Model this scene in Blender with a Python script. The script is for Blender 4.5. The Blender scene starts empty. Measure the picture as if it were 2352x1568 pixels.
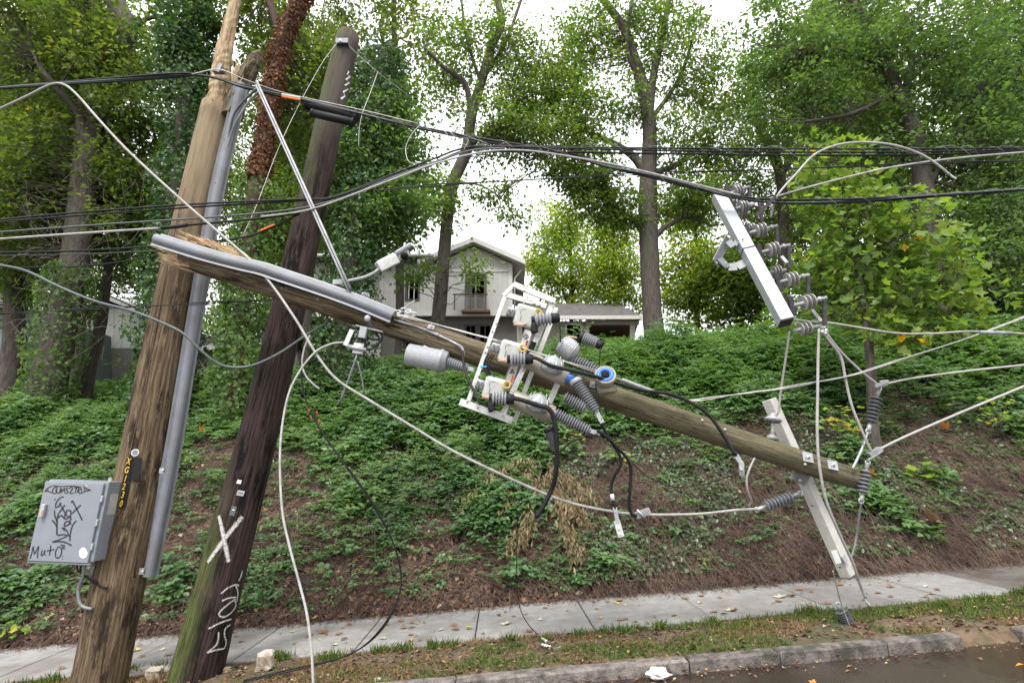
import bpy, math, random
import numpy as np
from mathutils import Vector, Matrix
random.seed(7); RNG = np.random.default_rng(11)
scene = bpy.context.scene
COL = scene.collection
# ---------------------------------------------------------------- camera
CAMH = 1.55; PITCH = math.radians(13.5); FPX = 1250.0; CX, CY = 1176.0, 784.0
cd = bpy.data.cameras.new('camera'); cam = bpy.data.objects.new('camera', cd); COL.objects.link(cam)
cam.location = (0, 0, CAMH); cam.rotation_euler = (math.radians(90) + PITCH, 0, 0)
cd.sensor_width = 36.0; cd.lens = FPX / 2352.0 * 36.0; cd.clip_start = 0.05; cd.clip_end = 2000
scene.camera = cam
# ---------------------------------------------------------------- overcast sky
SUN_EL, SUN_AZ = math.radians(58), math.radians(200)
world = bpy.data.worlds.new('World'); scene.world = world; world.use_nodes = True
wn = world.node_tree.nodes; wl = world.node_tree.links
sky = wn.new('ShaderNodeTexSky'); sky.sky_type = 'NISHITA'; sky.sun_disc = False
sky.sun_elevation = SUN_EL; sky.sun_rotation = SUN_AZ
sky.air_density = 1.0; sky.dust_density = 6.0; sky.ozone_density = 1.0
hs = wn.new('ShaderNodeHueSaturation'); hs.inputs['Saturation'].default_value = 0.10
bgn = wn['Background']; bgn.inputs['Strength'].default_value = 0.14
cl = wn.new('ShaderNodeMix'); cl.data_type = 'RGBA'; cl.inputs[0].default_value = 0.85      # even cloud layer over the sky
cl.inputs[7].default_value = (5.9, 6.0, 6.1, 1)
wl.new(sky.outputs[0], hs.inputs['Color']); wl.new(hs.outputs[0], cl.inputs[6]); wl.new(cl.outputs[2], bgn.inputs['Color'])
sd = bpy.data.lights.new('sun', 'SUN'); sd.energy = 1.5; sd.angle = math.radians(14); sd.color = (1, 0.97, 0.93)
sun = bpy.data.objects.new('sun', sd); COL.objects.link(sun)
sun.rotation_euler = (math.radians(90) - SUN_EL, 0, math.radians(180) - SUN_AZ)
scene.view_settings.view_transform = 'Standard'; scene.view_settings.look = 'None'
scene.view_settings.exposure = 1.42; scene.view_settings.gamma = 1.0
scene.view_settings.use_curve_mapping = False
# ---------------------------------------------------------------- pixels to places (photo at 2352 x 1568)
CP, SP = math.cos(PITCH), math.sin(PITCH)
def ray(px, py):
    u = (px - CX) / FPX; v = (CY - py) / FPX
    return Vector((u, CP - SP * v, SP + CP * v))
def W(px, py, Y):
    d = ray(px, py); return Vector((0, 0, CAMH)) + d * (Y / d.y)
def T(px, py, Y): return Y / ray(px, py).y / FPX          # metres per photo pixel at that place
GR = 0.08
def G(px, py, dz=0.0):                                     # on the sloping ground by the road
    d = ray(px, py); t = (CAMH - dz) / (GR * d.x - d.z); return Vector((d.x * t, d.y * t, CAMH + d.z * t))
def yb(x): return 7.08                          # back edge of the sidewalk
def vnoise(x, y, seed=0):
    xi = np.floor(x).astype(np.int64); yi = np.floor(y).astype(np.int64); fx = x - xi; fy = y - yi
    def h(a, b):
        n = (a * 374761393 + b * 668265263 + seed * 1442695) & 0x7fffffff
        n = (n ^ (n >> 13)) * 1274126177 & 0x7fffffff
        return ((n ^ (n >> 16)) & 0xffff) / 65535.0
    sx = fx * fx * (3 - 2 * fx); sy = fy * fy * (3 - 2 * fy)
    return (h(xi, yi) * (1 - sx) + h(xi + 1, yi) * sx) * (1 - sy) + (h(xi, yi + 1) * (1 - sx) + h(xi + 1, yi + 1) * sx) * sy
def fbm(x, y, seed=0, o=3):
    r = 0; a = 0.5
    for k in range(o):
        r = r + a * vnoise(x * 2 ** k, y * 2 ** k, seed + k); a *= 0.5
    return r / (1 - 0.5 ** o)
def hz(x, y):                                              # height of the bank
    x = np.asarray(x, float); y = np.asarray(y, float)
    s = y - 7.08
    f = np.where(s < 0, -0.06, np.where(s < 5.2, 3.5 * (np.clip(s, 0, None) / 5.2) ** 0.95 + 0.02, 3.52 + 0.245 * (s - 5.2)))
    f = np.where(s > 40, 3.52 + 0.245 * 34.8 + (s - 40) * 0.02, f)
    bump = (fbm(x * 0.8, y * 0.8, 5) - 0.5) * 0.5 * np.clip(s / 1.0, 0, 1)
    return GR * np.clip(x, -25, 25) + f + bump
def hzf(x, y): return float(hz(np.array([x]), np.array([y]))[0])
# ---------------------------------------------------------------- materials
MATS = {}
def mat(name, c1, c2=None, scale=20, rough=0.7, metal=0.0, bump=0.0, uv=False, stretch=(1, 1, 1), detail=6, c3=None, s3=3, t3=(0.45, 0.62), contrast=(0.35, 0.65), bscale=None, coat=0, spec=0.5, lo_rough=None, vary=0.0):
    if name in MATS: return MATS[name]
    m = bpy.data.materials.new(name); m.use_nodes = True; nt = m.node_tree; n = nt.nodes; l = nt.links
    b = n['Principled BSDF']; b.inputs['Roughness'].default_value = rough; b.inputs['Metallic'].default_value = metal
    b.inputs['Specular IOR Level'].default_value = spec; b.inputs['Coat Weight'].default_value = coat
    b.inputs['Base Color'].default_value = (*c1, 1)
    tc = n.new('ShaderNodeTexCoord'); mp = n.new('ShaderNodeMapping'); mp.inputs['Scale'].default_value = stretch
    l.new(tc.outputs['UV' if uv else 'Object'], mp.inputs['Vector'])
    def noise(sc, dt):
        t = n.new('ShaderNodeTexNoise'); t.inputs['Scale'].default_value = sc; t.inputs['Detail'].default_value = dt; t.inputs['Roughness'].default_value = 0.62
        l.new(mp.outputs[0], t.inputs['Vector']); return t
    if c2 is not None:
        t = noise(scale, detail); r = n.new('ShaderNodeMapRange')
        r.inputs[1].default_value, r.inputs[2].default_value = contrast
        l.new(t.outputs['Fac'], r.inputs[0])
        mx = n.new('ShaderNodeMix'); mx.data_type = 'RGBA'; mx.inputs[6].default_value = (*c1, 1); mx.inputs[7].default_value = (*c2, 1)
        l.new(r.outputs[0], mx.inputs[0]); out = mx.outputs[2]
        if c3 is not None:
            t3n = noise(s3, 5); r3 = n.new('ShaderNodeMapRange'); r3.inputs[1].default_value, r3.inputs[2].default_value = t3
            l.new(t3n.outputs['Fac'], r3.inputs[0])
            m3 = n.new('ShaderNodeMix'); m3.data_type = 'RGBA'; m3.inputs[7].default_value = (*c3, 1)
            l.new(out, m3.inputs[6]); l.new(r3.outputs[0], m3.inputs[0]); out = m3.outputs[2]
            if lo_rough is not None:
                rr = n.new('ShaderNodeMapRange'); rr.inputs[3].default_value = rough; rr.inputs[4].default_value = lo_rough
                l.new(r3.outputs[0], rr.inputs[0]); l.new(rr.outputs[0], b.inputs['Roughness'])
        if vary:                                            # piece to piece difference
            oi = n.new('ShaderNodeObjectInfo'); vr = n.new('ShaderNodeMapRange'); vr.inputs[3].default_value = 1 - vary; vr.inputs[4].default_value = 1 + vary; l.new(oi.outputs['Random'], vr.inputs[0])
            hv = n.new('ShaderNodeHueSaturation'); l.new(vr.outputs[0], hv.inputs['Value']); l.new(out, hv.inputs['Color']); out = hv.outputs[0]
        l.new(out, b.inputs['Base Color'])
        if bump:
            bt = noise(bscale, detail) if bscale else t
            bp = n.new('ShaderNodeBump'); bp.inputs['Strength'].default_value = bump; bp.inputs['Distance'].default_value = 0.02
            l.new(bt.outputs['Fac'], bp.inputs['Height']); l.new(bp.outputs[0], b.inputs['Normal'])
    MATS[name] = m; return m
def leafmat(name, stops, trans=0.45, rough=0.5, spec=0.35):
    m = bpy.data.materials.new(name); m.use_nodes = True; nt = m.node_tree; n = nt.nodes; l = nt.links
    b = n['Principled BSDF']; b.inputs['Roughness'].default_value = rough; b.inputs['Specular IOR Level'].default_value = spec
    a = n.new('ShaderNodeAttribute'); a.attribute_name = 'rnd'
    r = n.new('ShaderNodeValToRGB'); e = r.color_ramp.elements
    e[0].position, e[0].color = stops[0][0], (*stops[0][1], 1); e[1].position, e[1].color = stops[-1][0], (*stops[-1][1], 1)
    for p, c in stops[1:-1]:
        k = e.new(p); k.color = (*c, 1)
    l.new(a.outputs['Fac'], r.inputs[0]); l.new(r.outputs[0], b.inputs['Base Color'])
    if trans:
        t = n.new('ShaderNodeBsdfTranslucent'); g = n.new('ShaderNodeMix'); g.data_type = 'RGBA'; g.blend_type = 'MULTIPLY'; g.inputs[0].default_value = 1
        g.inputs[7].default_value = (1.6, 1.65, 0.65, 1); l.new(r.outputs[0], g.inputs[6]); l.new(g.outputs[2], t.inputs['Color'])
        x = n.new('ShaderNodeMixShader'); x.inputs[0].default_value = trans
        l.new(b.outputs[0], x.inputs[1]); l.new(t.outputs[0], x.inputs[2]); l.new(x.outputs[0], n['Material Output'].inputs['Surface'])
    MATS[name] = m; return m
# ---------------------------------------------------------------- mesh building
def frame(d):
    d = Vector(d).normalized(); up = Vector((0, 0, 1)) if abs(d.z) < 0.9 else Vector((1, 0, 0))
    a = d.cross(up).normalized(); return d, a, a.cross(d).normalized()
def catmull(pts, k):
    if len(pts) < 3 or k < 2: return [tuple(p) for p in pts]
    P = [np.array(p, float) for p in pts]; P = [2 * P[0] - P[1]] + P + [2 * P[-1] - P[-2]]; out = []
    for i in range(1, len(P) - 2):
        for j in range(k):
            t = j / k
            out.append(0.5 * (2 * P[i] + (P[i + 1] - P[i - 1]) * t + (2 * P[i - 1] - 5 * P[i] + 4 * P[i + 1] - P[i + 2]) * t * t + (3 * P[i] - P[i - 1] - 3 * P[i + 1] + P[i + 2]) * t ** 3))
    out.append(P[-2]); return [tuple(p) for p in out]
class MB:
    def __init__(s): s.v = []; s.f = []; s.uv = []; s.sm = []
    def face(s, idx, smooth=False, uv=None):
        s.f.append(tuple(idx)); s.sm.append(smooth); s.uv.append(uv)
    def box(s, c, size, R=None):
        c = Vector(c); b = len(s.v)
        for sx in (-.5, .5):
            for sy in (-.5, .5):
                for sz in (-.5, .5):
                    p = Vector((sx * size[0], sy * size[1], sz * size[2]))
                    s.v.append(c + (R @ p if R is not None else p))
        for q in ((0, 1, 3, 2), (4, 6, 7, 5), (0, 4, 5, 1), (2, 3, 7, 6), (0, 2, 6, 4), (1, 5, 7, 3)): s.face([b + i for i in q])
        return s
    def bar(s, p, q, w, h, up=None):                        # box from p to q; w across, h along 'up'
        p, q = Vector(p), Vector(q); d = (q - p)
        dn = d.normalized(); u = Vector(up or (0, 0, 1)); a = dn.cross(u).normalized(); u = a.cross(dn).normalized()
        R = Matrix((dn, a, u)).transposed(); return s.box((p + q) / 2, (d.length, w, h), R)
    def tube(s, pts, r, n=8, k=1, caps=True, smooth=True, jag=0):
        rr = list(r) if isinstance(r, (list, tuple)) else [r] * len(pts)
        if k > 1:
            z = catmull([(*p, x) for p, x in zip(pts, rr)], k); pts = [Vector(q[:3]) for q in z]; rr = [q[3] for q in z]
        pts = [Vector(p) for p in pts]
        d0, a, b = frame(pts[1] - pts[0]); base = len(s.v); L = 0; m = len(pts); Ls = []
        for i, p in enumerate(pts):
            d = (pts[min(i + 1, m - 1)] - pts[max(i - 1, 0)]); d = d.normalized() if d.length > 1e-9 else d0
            a = (a - d * a.dot(d)).normalized(); b = d.cross(a)
            if i: L += (p - pts[i - 1]).length
            Ls.append(L)
            for j in range(n):
                t = 2 * math.pi * j / n; rad = rr[i] * (1 + (random.uniform(-jag, jag) if jag else 0))
                s.v.append(p + a * math.cos(t) * rad + b * math.sin(t) * rad)
        R0 = max(rr)
        for i in range(m - 1):
            for j in range(n):
                j2 = (j + 1) % n; u0 = 2 * math.pi * R0 * j / n; u1 = 2 * math.pi * R0 * (j + 1) / n
                s.face((base + i * n + j, base + i * n + j2, base + (i + 1) * n + j2, base + (i + 1) * n + j), smooth, ((u0, Ls[i]), (u1, Ls[i]), (u1, Ls[i + 1]), (u0, Ls[i + 1])))
        if caps:
            s.face([base + j for j in range(n)][::-1]); s.face([base + (m - 1) * n + j for j in range(n)])
        return s
    def lathe(s, p, q, prof, n=16, smooth=True):            # prof: (t along p..q in metres, radius)
        p = Vector(p); d, a, b = frame(Vector(q) - p); base = len(s.v)
        for t, r in prof:
            for j in range(n):
                th = 2 * math.pi * j / n; s.v.append(p + d * t + (a * math.cos(th) + b * math.sin(th)) * max(r, 1e-4))
        for i in range(len(prof) - 1):
            for j in range(n):
                j2 = (j + 1) % n; s.face((base + i * n + j, base + i * n + j2, base + (i + 1) * n + j2, base + (i + 1) * n + j), smooth)
        s.face([base + j for j in range(n)][::-1]); s.face([base + (len(prof) - 1) * n + j for j in range(n)]); return s
    def poly(s, pts, n=None, th=0.0):                       # flat polygon, optionally extruded along n
        b = len(s.v); k = len(pts); pts = [Vector(p) for p in pts]; s.v += pts
        if th:
            n = Vector(n).normalized(); s.v += [p + n * th for p in pts]
            s.face([b + i for i in range(k)][::-1]); s.face([b + k + i for i in range(k)])
            for i in range(k): s.face((b + i, b + (i + 1) % k, b + k + (i + 1) % k, b + k + i))
        else: s.face([b + i for i in range(k)])
        return s
    def ribbon(s, pts, w, nrm):                             # flat stroke on a surface; nrm per point or one
        pts = [Vector(p) for p in pts]; b = len(s.v); m = len(pts)
        for i, p in enumerate(pts):
            d = (pts[min(i + 1, m - 1)] - pts[max(i - 1, 0)]); nn = Vector(nrm[i] if isinstance(nrm, list) else nrm)
            a = d.cross(nn).normalized() * ((w[i] if isinstance(w, list) else w) / 2); s.v += [p - a, p + a]
        for i in range(m - 1):
            s.face((b + 2 * i, b + 2 * i + 1, b + 2 * i + 3, b + 2 * i + 2), False, ((0, i), (1, i), (1, i + 1), (0, i + 1)))
        return s
ORIG = {}
def origin(o):
    return ORIG.get(o.name, Vector((0, 0, 0))) if o is not None else Vector((0, 0, 0))
def link(name, me, material, parent=None, loc=None):
    o = bpy.data.objects.new(name, me); COL.objects.link(o)
    if material is not None: me.materials.append(material if not isinstance(material, str) else MATS[material])
    if parent is not None: o.parent = parent; ORIG[o.name] = origin(parent)
    return o
def obj(name, mb, material, parent=None, org=None):
    og = origin(parent) if parent is not None else Vector(org or (0, 0, 0))
    me = bpy.data.meshes.new(name)
    me.from_pydata([tuple(Vector(v) - og) for v in mb.v], [], mb.f)
    me.polygons.foreach_set('use_smooth', mb.sm)
    if any(u is not None for u in mb.uv):
        ul = me.uv_layers.new(name='UVMap'); flat = []
        for f, u in zip(mb.f, mb.uv):
            for i in range(len(f)): flat += (u[i] if u is not None else (0.0, 0.0))
        ul.data.foreach_set('uv', flat)
    me.update(); o = link(name, me, material, parent)
    if parent is None: o.location = og; ORIG[o.name] = og
    return o
def tag(o, label, cat=None, group=None, kind=None):
    if label: o['label'] = label
    if cat: o['category'] = cat
    if group: o['group'] = group
    if kind: o['kind'] = kind
    return o
def thing(name, label, cat, loc, group=None):
    o = bpy.data.objects.new(name, None); COL.objects.link(o); o.location = loc; o.empty_display_size = 0.1
    ORIG[o.name] = Vector(loc); return tag(o, label, cat, group)
def copy_tree(o, parent=None):
    c = o.copy(); COL.objects.link(c); c.parent = parent
    for ch in list(o.children): copy_tree(ch, c)
    return c
def rawmesh(name, V, F, rnd=None, tri=True):
    me = bpy.data.meshes.new(name); nv = len(V); nf = len(F); w = F.shape[1]
    me.vertices.add(nv); me.vertices.foreach_set('co', np.ascontiguousarray(V, dtype=np.float32).ravel())
    me.loops.add(nf * w); me.loops.foreach_set('vertex_index', np.ascontiguousarray(F, dtype=np.int32).ravel())
    me.polygons.add(nf); me.polygons.foreach_set('loop_start', np.arange(0, nf * w, w, dtype=np.int32))
    if rnd is not None:
        a = me.attributes.new('rnd', 'FLOAT', 'POINT'); a.data.foreach_set('value', np.ascontiguousarray(rnd, dtype=np.float32))
    me.update(calc_edges=True); return me
def nrmz(a): return a / np.maximum(np.linalg.norm(a, axis=1, keepdims=True), 1e-9)
def rdir(n): return nrmz(RNG.normal(size=(n, 3)))
def leaf_mesh(name, C, D, N, L, Wd, rnd, fold=0.25):        # folded two-triangle leaves
    n = len(C); D = nrmz(D); S = nrmz(np.cross(D, N)); N2 = np.cross(S, D); L = L[:, None]; Wd = Wd[:, None]
    V = np.empty((n, 4, 3)); V[:, 0] = C; V[:, 2] = C + D * L - N2 * L * 0.12
    V[:, 1] = C + D * L * 0.45 - S * Wd * 0.5 + N2 * Wd * fold; V[:, 3] = C + D * L * 0.45 + S * Wd * 0.5 + N2 * Wd * fold
    i = np.arange(n)[:, None] * 4
    F = np.concatenate([i + np.array([[0, 1, 2]]), i + np.array([[0, 2, 3]])])
    return rawmesh(name, V.reshape(-1, 3), F, np.repeat(rnd, 4))
LOBE = np.array([(0, 0), (.24, .03), (.56, .13), (.50, .30), (.30, .40), (.46, .72), (.20, .66), (0.0, .58), (-.20, .66), (-.46, .72), (-.30, .40), (-.50, .30), (-.56, .13), (-.24, .03)])
def lobed_mesh(name, C, D, N, L, rnd, cup=0.12):            # broad lobed leaves, fan of ten triangles
    n = len(C); D = nrmz(D); S = nrmz(np.cross(D, N)); N2 = np.cross(S, D); k = len(LOBE)
    V = np.empty((n, k, 3)); L = L[:, None]
    for j, (a, b) in enumerate(LOBE):
        V[:, j] = C + S * L * a + D * L * b * 1.5 + N2 * L * cup * (abs(a) * 2 - b)
    i = np.arange(n)[:, None] * k
    F = np.concatenate([i + np.array([[0, j, j + 1]]) for j in range(1, k - 1)])
    return rawmesh(name, V.reshape(-1, 3), F, np.repeat(rnd, k))
def multi_tube(P, r, n=3):                                  # P: (N, m, 3) polylines, r: (N, m) -> verts, quads
    N, m, _ = P.shape; D = np.gradient(P, axis=1); D /= np.maximum(np.linalg.norm(D, axis=2, keepdims=True), 1e-9)
    up = np.where(np.abs(D[..., 2:3]) < 0.9, np.array([0, 0, 1.0]), np.array([1.0, 0, 0])); A = np.cross(D, up); A /= np.maximum(np.linalg.norm(A, axis=2, keepdims=True), 1e-9); B = np.cross(D, A)
    V = np.empty((N, m, n, 3))
    for j in range(n):
        t = 2 * math.pi * j / n; V[:, :, j] = P + (A * math.cos(t) + B * math.sin(t)) * r[..., None]
    b = (np.arange(N) * m * n)[:, None]; q = []
    for i in range(m - 1):
        for j in range(n):
            q.append((i * n + j, i * n + (j + 1) % n, (i + 1) * n + (j + 1) % n, (i + 1) * n + j))
    F = (b[:, :, None] + np.array(q)[None]).reshape(-1, 4)
    return V.reshape(-1, 3), F
# ---------------------------------------------------------------- palette
mat('asphalt_wet', (0.035, 0.026, 0.021), (0.06, 0.046, 0.037), 60, 0.32, bump=0.25, c3=(0.030, 0.020, 0.014), s3=0.9, t3=(0.42, 0.6), lo_rough=0.06, bscale=220, spec=0.6)
mat('asphalt_old', (0.075, 0.068, 0.062), (0.13, 0.115, 0.10), 40, 0.8, bump=0.4, c3=(0.06, 0.045, 0.035), s3=2.5)
mat('concrete', (0.180, 0.173, 0.165), (0.244, 0.237, 0.229), 9, 0.85, bump=0.12, c3=(0.139, 0.123, 0.109), s3=1.7, t3=(0.46, 0.7), bscale=150, vary=0.13)
mat('joint_dirt', (0.04, 0.03, 0.024), (0.07, 0.05, 0.04), 40, 0.95)
mat('kerb_stone', (0.206, 0.178, 0.162), (0.084, 0.068, 0.061), 14, 0.9, bump=0.8, c3=(0.049, 0.047, 0.035), s3=3.5, t3=(0.48, 0.66), bscale=60, vary=0.15)
mat('verge_soil', (0.085, 0.055, 0.035), (0.16, 0.11, 0.065), 14, 0.95, bump=0.8, c3=(0.055, 0.06, 0.022), s3=2.2, bscale=70)
mat('bank_soil', (0.066, 0.041, 0.029), (0.155, 0.10, 0.07), 16, 0.95, bump=1.0, c3=(0.034, 0.023, 0.015), s3=3, bscale=60)
mat('steel', (0.42, 0.43, 0.44), (0.55, 0.56, 0.57), 50, 0.42, 0.75)
mat('steel_dark', (0.10, 0.10, 0.105), (0.16, 0.16, 0.165), 50, 0.5, 0.5)
mat('galv', (0.279, 0.287, 0.299), (0.377, 0.385, 0.398), 30, 0.5, 0.3, c3=(0.197, 0.197, 0.201), s3=6)
mat('alu', (0.452, 0.452, 0.433), (0.551, 0.551, 0.532), 25, 0.45, 0.3, c3=(0.27, 0.25, 0.21), s3=9, t3=(0.52, 0.78))
mat('white_arm', (0.385, 0.376, 0.342), (0.463, 0.452, 0.415), 15, 0.5, c3=(0.271, 0.241, 0.174), s3=4, t3=(0.58, 0.8))
mat('arm_steel', (0.362, 0.385, 0.396), (0.453, 0.476, 0.487), 12, 0.35, 0.15)
mat('arm_edge', (0.022, 0.02, 0.022), (0.045, 0.042, 0.045), 30, 0.6, spec=0.2)
mat('pvc', (0.139, 0.146, 0.168), (0.176, 0.183, 0.209), 8, 0.45, c3=(0.131, 0.131, 0.135), s3=3.0)
mat('cabinet_paint', (0.184, 0.200, 0.230), (0.216, 0.232, 0.262), 6, 0.4, c3=(0.193, 0.206, 0.230), s3=2)
mat('rubber', (0.008, 0.008, 0.009), (0.015, 0.015, 0.017), 60, 0.55, spec=0.22)
mat('cable_black', (0.007, 0.007, 0.008), (0.016, 0.017, 0.018), 30, 0.5, spec=0.22)
mat('cable_green', (0.045, 0.06, 0.06), (0.085, 0.105, 0.10), 30, 0.45)
mat('cable_white', (0.271, 0.260, 0.246), (0.362, 0.351, 0.336), 25, 0.5, c3=(0.181, 0.162, 0.140), s3=6, t3=(0.5, 0.75))
mat('strand', (0.295, 0.279, 0.262), (0.410, 0.398, 0.381), 60, 0.45, 0.5)
mat('ins_grey', (0.139, 0.143, 0.156), (0.189, 0.193, 0.205), 30, 0.45)
mat('ins_light', (0.246, 0.254, 0.271), (0.312, 0.320, 0.336), 30, 0.4)
mat('ins_clear', (0.24, 0.235, 0.215), (0.33, 0.32, 0.30), 40, 0.3)
mat('ins_dark', (0.075, 0.077, 0.083), (0.11, 0.113, 0.12), 30, 0.45)
mat('body_white', (0.451, 0.460, 0.428), (0.514, 0.524, 0.492), 8, 0.4, c3=(0.30, 0.285, 0.24), s3=7, t3=(0.54, 0.8))
mat('body_tan', (0.246, 0.217, 0.176), (0.303, 0.271, 0.226), 10, 0.45)
mat('blue', (0.012, 0.10, 0.42), (0.02, 0.14, 0.5), 20, 0.35)
mat('copper', (0.55, 0.33, 0.25), (0.62, 0.42, 0.33), 20, 0.4, 0.5)
mat('yellow', (0.55, 0.35, 0.02)); mat('red', (0.36, 0.035, 0.03)); mat('orange', (0.75, 0.16, 0.03)); mat('black', (0.008, 0.008, 0.009), spec=0.15); mat('white', (0.58, 0.58, 0.57)); mat('tie_blue', (0.02, 0.30, 0.62))
mat('marker', (0.018, 0.018, 0.022), rough=0.5)
mat('glass_dark', (0.03, 0.04, 0.045), rough=0.06, spec=0.8)
mat('bark', (0.035, 0.029, 0.024), (0.095, 0.08, 0.066), 9, 0.95, bump=1.0, uv=True, stretch=(1.6, 0.35, 1), c3=(0.055, 0.06, 0.03), s3=1.0, t3=(0.52, 0.72))
mat('bark_dark', (0.028, 0.023, 0.019), (0.07, 0.058, 0.047), 9, 0.95, bump=1.0, uv=True, stretch=(1.6, 0.35, 1))
mat('bark_red', (0.035, 0.02, 0.014), (0.085, 0.047, 0.03), 9, 0.95, bump=1.0, uv=True, stretch=(1.6, 0.5, 1))
mat('twig', (0.045, 0.036, 0.028), (0.09, 0.072, 0.055), 20, 0.9)
mat('stem_brown', (0.075, 0.047, 0.036), (0.205, 0.14, 0.105), 7, 0.9, c3=(0.05, 0.03, 0.022), s3=1.6, t3=(0.4, 0.65))
mat('vine_grey', (0.10, 0.082, 0.066), (0.17, 0.145, 0.12), 8, 0.9)
mat('splinter', (0.52, 0.36, 0.20), (0.68, 0.52, 0.33), 50, 0.8, stretch=(1, 1, 1), c3=(0.36, 0.22, 0.11), s3=12)
mat('stone', (0.34, 0.30, 0.26), (0.46, 0.42, 0.37), 12, 0.9, bump=0.6, c3=(0.24, 0.19, 0.14), s3=5)
mat('plank', (0.42, 0.31, 0.21), (0.55, 0.43, 0.31), 25, 0.85, bump=0.3)
# ---------------------------------------------------------------- ground: road, kerb, verge, sidewalk, drive, bank
def sheet(name, xs, ys, zf, m, kind='structure'):
    X, Y = np.meshgrid(xs, ys); Z = zf(X.ravel(), Y.ravel()); V = np.stack([X.ravel(), Y.ravel(), Z], 1)
    nx, ny = len(xs), len(ys); i = (np.arange(ny - 1)[:, None] * nx + np.arange(nx - 1)[None]).ravel()
    me = rawmesh(name, V, np.stack([i, i + 1, i + nx + 1, i + nx], 1)); me.polygons.foreach_set('use_smooth', [True] * len(me.polygons))
    return tag(link(name, me, m), None, kind=kind)
KY, SY0, SY1, SEND = 4.76, 5.74, 7.08, 5.0
def clipx(x): return GR * np.clip(x, -25, 25)
road = sheet('road', np.linspace(-60, 60, 121), np.concatenate([np.linspace(-40, 3, 20), np.linspace(3.2, KY + 0.05, 40)]), lambda x, y: clipx(x) - 0.085 + 0.015 * (fbm(x * 1.3, y * 1.3, 3) - 0.5) - np.clip(y - 4.2, 0, 1) * 0.02, MATS['asphalt_wet'])
verge = sheet('verge', np.linspace(-30, 30, 301), np.concatenate([[KY + 0.0], np.linspace(KY + 0.14, SY0 + 0.02, 16)]), lambda x, y: clipx(x) - 0.012 - np.clip(KY + 0.14 - y, 0, 1) * 1.0 + 0.05 * (fbm(x * 3, y * 3, 9) - 0.5) + 0.02 * np.sin((y - KY) * 3), MATS['verge_soil'])
xs = np.concatenate([np.linspace(-150, -32, 25), np.linspace(-30, 30, 241), np.linspace(32, 150, 25)])
ysb = np.concatenate([np.linspace(7.0, 15, 61), np.linspace(15.5, 40, 40), np.linspace(43, 160, 25)])
bank = sheet('bank', xs, ysb, hz, MATS['bank_soil'])
drive = sheet('driveway', np.linspace(SEND - 0.03, 30, 60), np.linspace(SY0 - 0.1, 7.3, 10), lambda x, y: clipx(x) - 0.006 + 0.02 * (fbm(x * 2, y * 2, 4) - 0.5), MATS['asphalt_old'])
sw = MB(); sw.poly([(-30, SY0, clipx(-30.) - 0.03), (SEND, SY0, GR * SEND - 0.03), (SEND, SY1, GR * SEND - 0.03), (-30, SY1, clipx(-30.) - 0.03)])
sw.v[0].z = -25 * GR - 0.43; sw.v[3].z = sw.v[0].z
sidewalk = tag(obj('sidewalk', sw, 'joint_dirt'), None, kind='structure')
def ground_slab(xa, xb, ya, yb_, top, th, bev=0.008, skew=0.0, n=6, wob=0.0):
    mb = MB(); rng = random.Random(int(xa * 100)); ring = []
    for (x, y) in [(xa + (xb - xa) * i / n, ya) for i in range(n)] + [(xb, ya), (xb, yb_)] + [(xb - (xb - xa) * i / n, yb_) for i in range(1, n + 1)]:
        ring.append((x + skew * (y - ya), y + rng.uniform(-wob, wob)))
    cx, cy = (xa + xb) / 2, (ya + yb_) / 2; k = len(ring); b = []
    for lvl, (dz, ins) in enumerate(((-th, 0), (-bev, 0), (0, bev))):
        for x, y in ring:
            xx = x + (ins if x < cx else -ins); yy = y + (ins if y < cy else -ins); mb.v.append(Vector((xx, yy, GR * xx + top + dz + (rng.uniform(-wob, wob) * 0.4 if lvl else 0))))
    for lv in range(2):
        for i in range(k): mb.face((lv * k + i, lv * k + (i + 1) % k, (lv + 1) * k + (i + 1) % k, (lv + 1) * k + i))
    mb.face([2 * k + i for i in range(k)]); return mb
x = SEND - 1.16 * 15
x = -0.36 - 1.16 * 12
while x < SEND - 0.3:
    xb_ = min(x + 1.16, SEND) if x + 1.16 < SEND - 0.4 else SEND
    obj('paving_slab', ground_slab(x + 0.006, xb_ - 0.006, SY0, SY1, 0.012 + random.uniform(-.003, .003), 0.06, 0.006, skew=-0.02), 'concrete', sidewalk); x = xb_
kerbo = MB(); kerbo.box((-8, KY + 0.08, 0), (0.02, 0.02, 0.02))
kerb = MB(); kerb.poly([(-14, KY + 0.03, -14 * GR - 0.16), (12, KY + 0.03, 12 * GR - 0.16), (12, KY + 0.12, 12 * GR - 0.16), (-14, KY + 0.12, -14 * GR - 0.16)])
kerbs = tag(obj('kerb', kerb, 'joint_dirt'), None, kind='structure')
for xa, xb_ in [(-8.0, -6.1), (-6.08, -4.2), (-4.18, -2.3), (-2.28, -0.45), (-0.44, 1.39), (1.405, 2.11), (2.12, 2.97), (2.98, 3.58), (4.08, 5.9), (5.93, 7.8), (7.83, 9.7)]:
    obj('kerb_stone', ground_slab(xa, xb_, KY, KY + 0.125, 0.002, 0.2, 0.016, n=14, wob=0.007), 'kerb_stone', kerbs)
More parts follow.
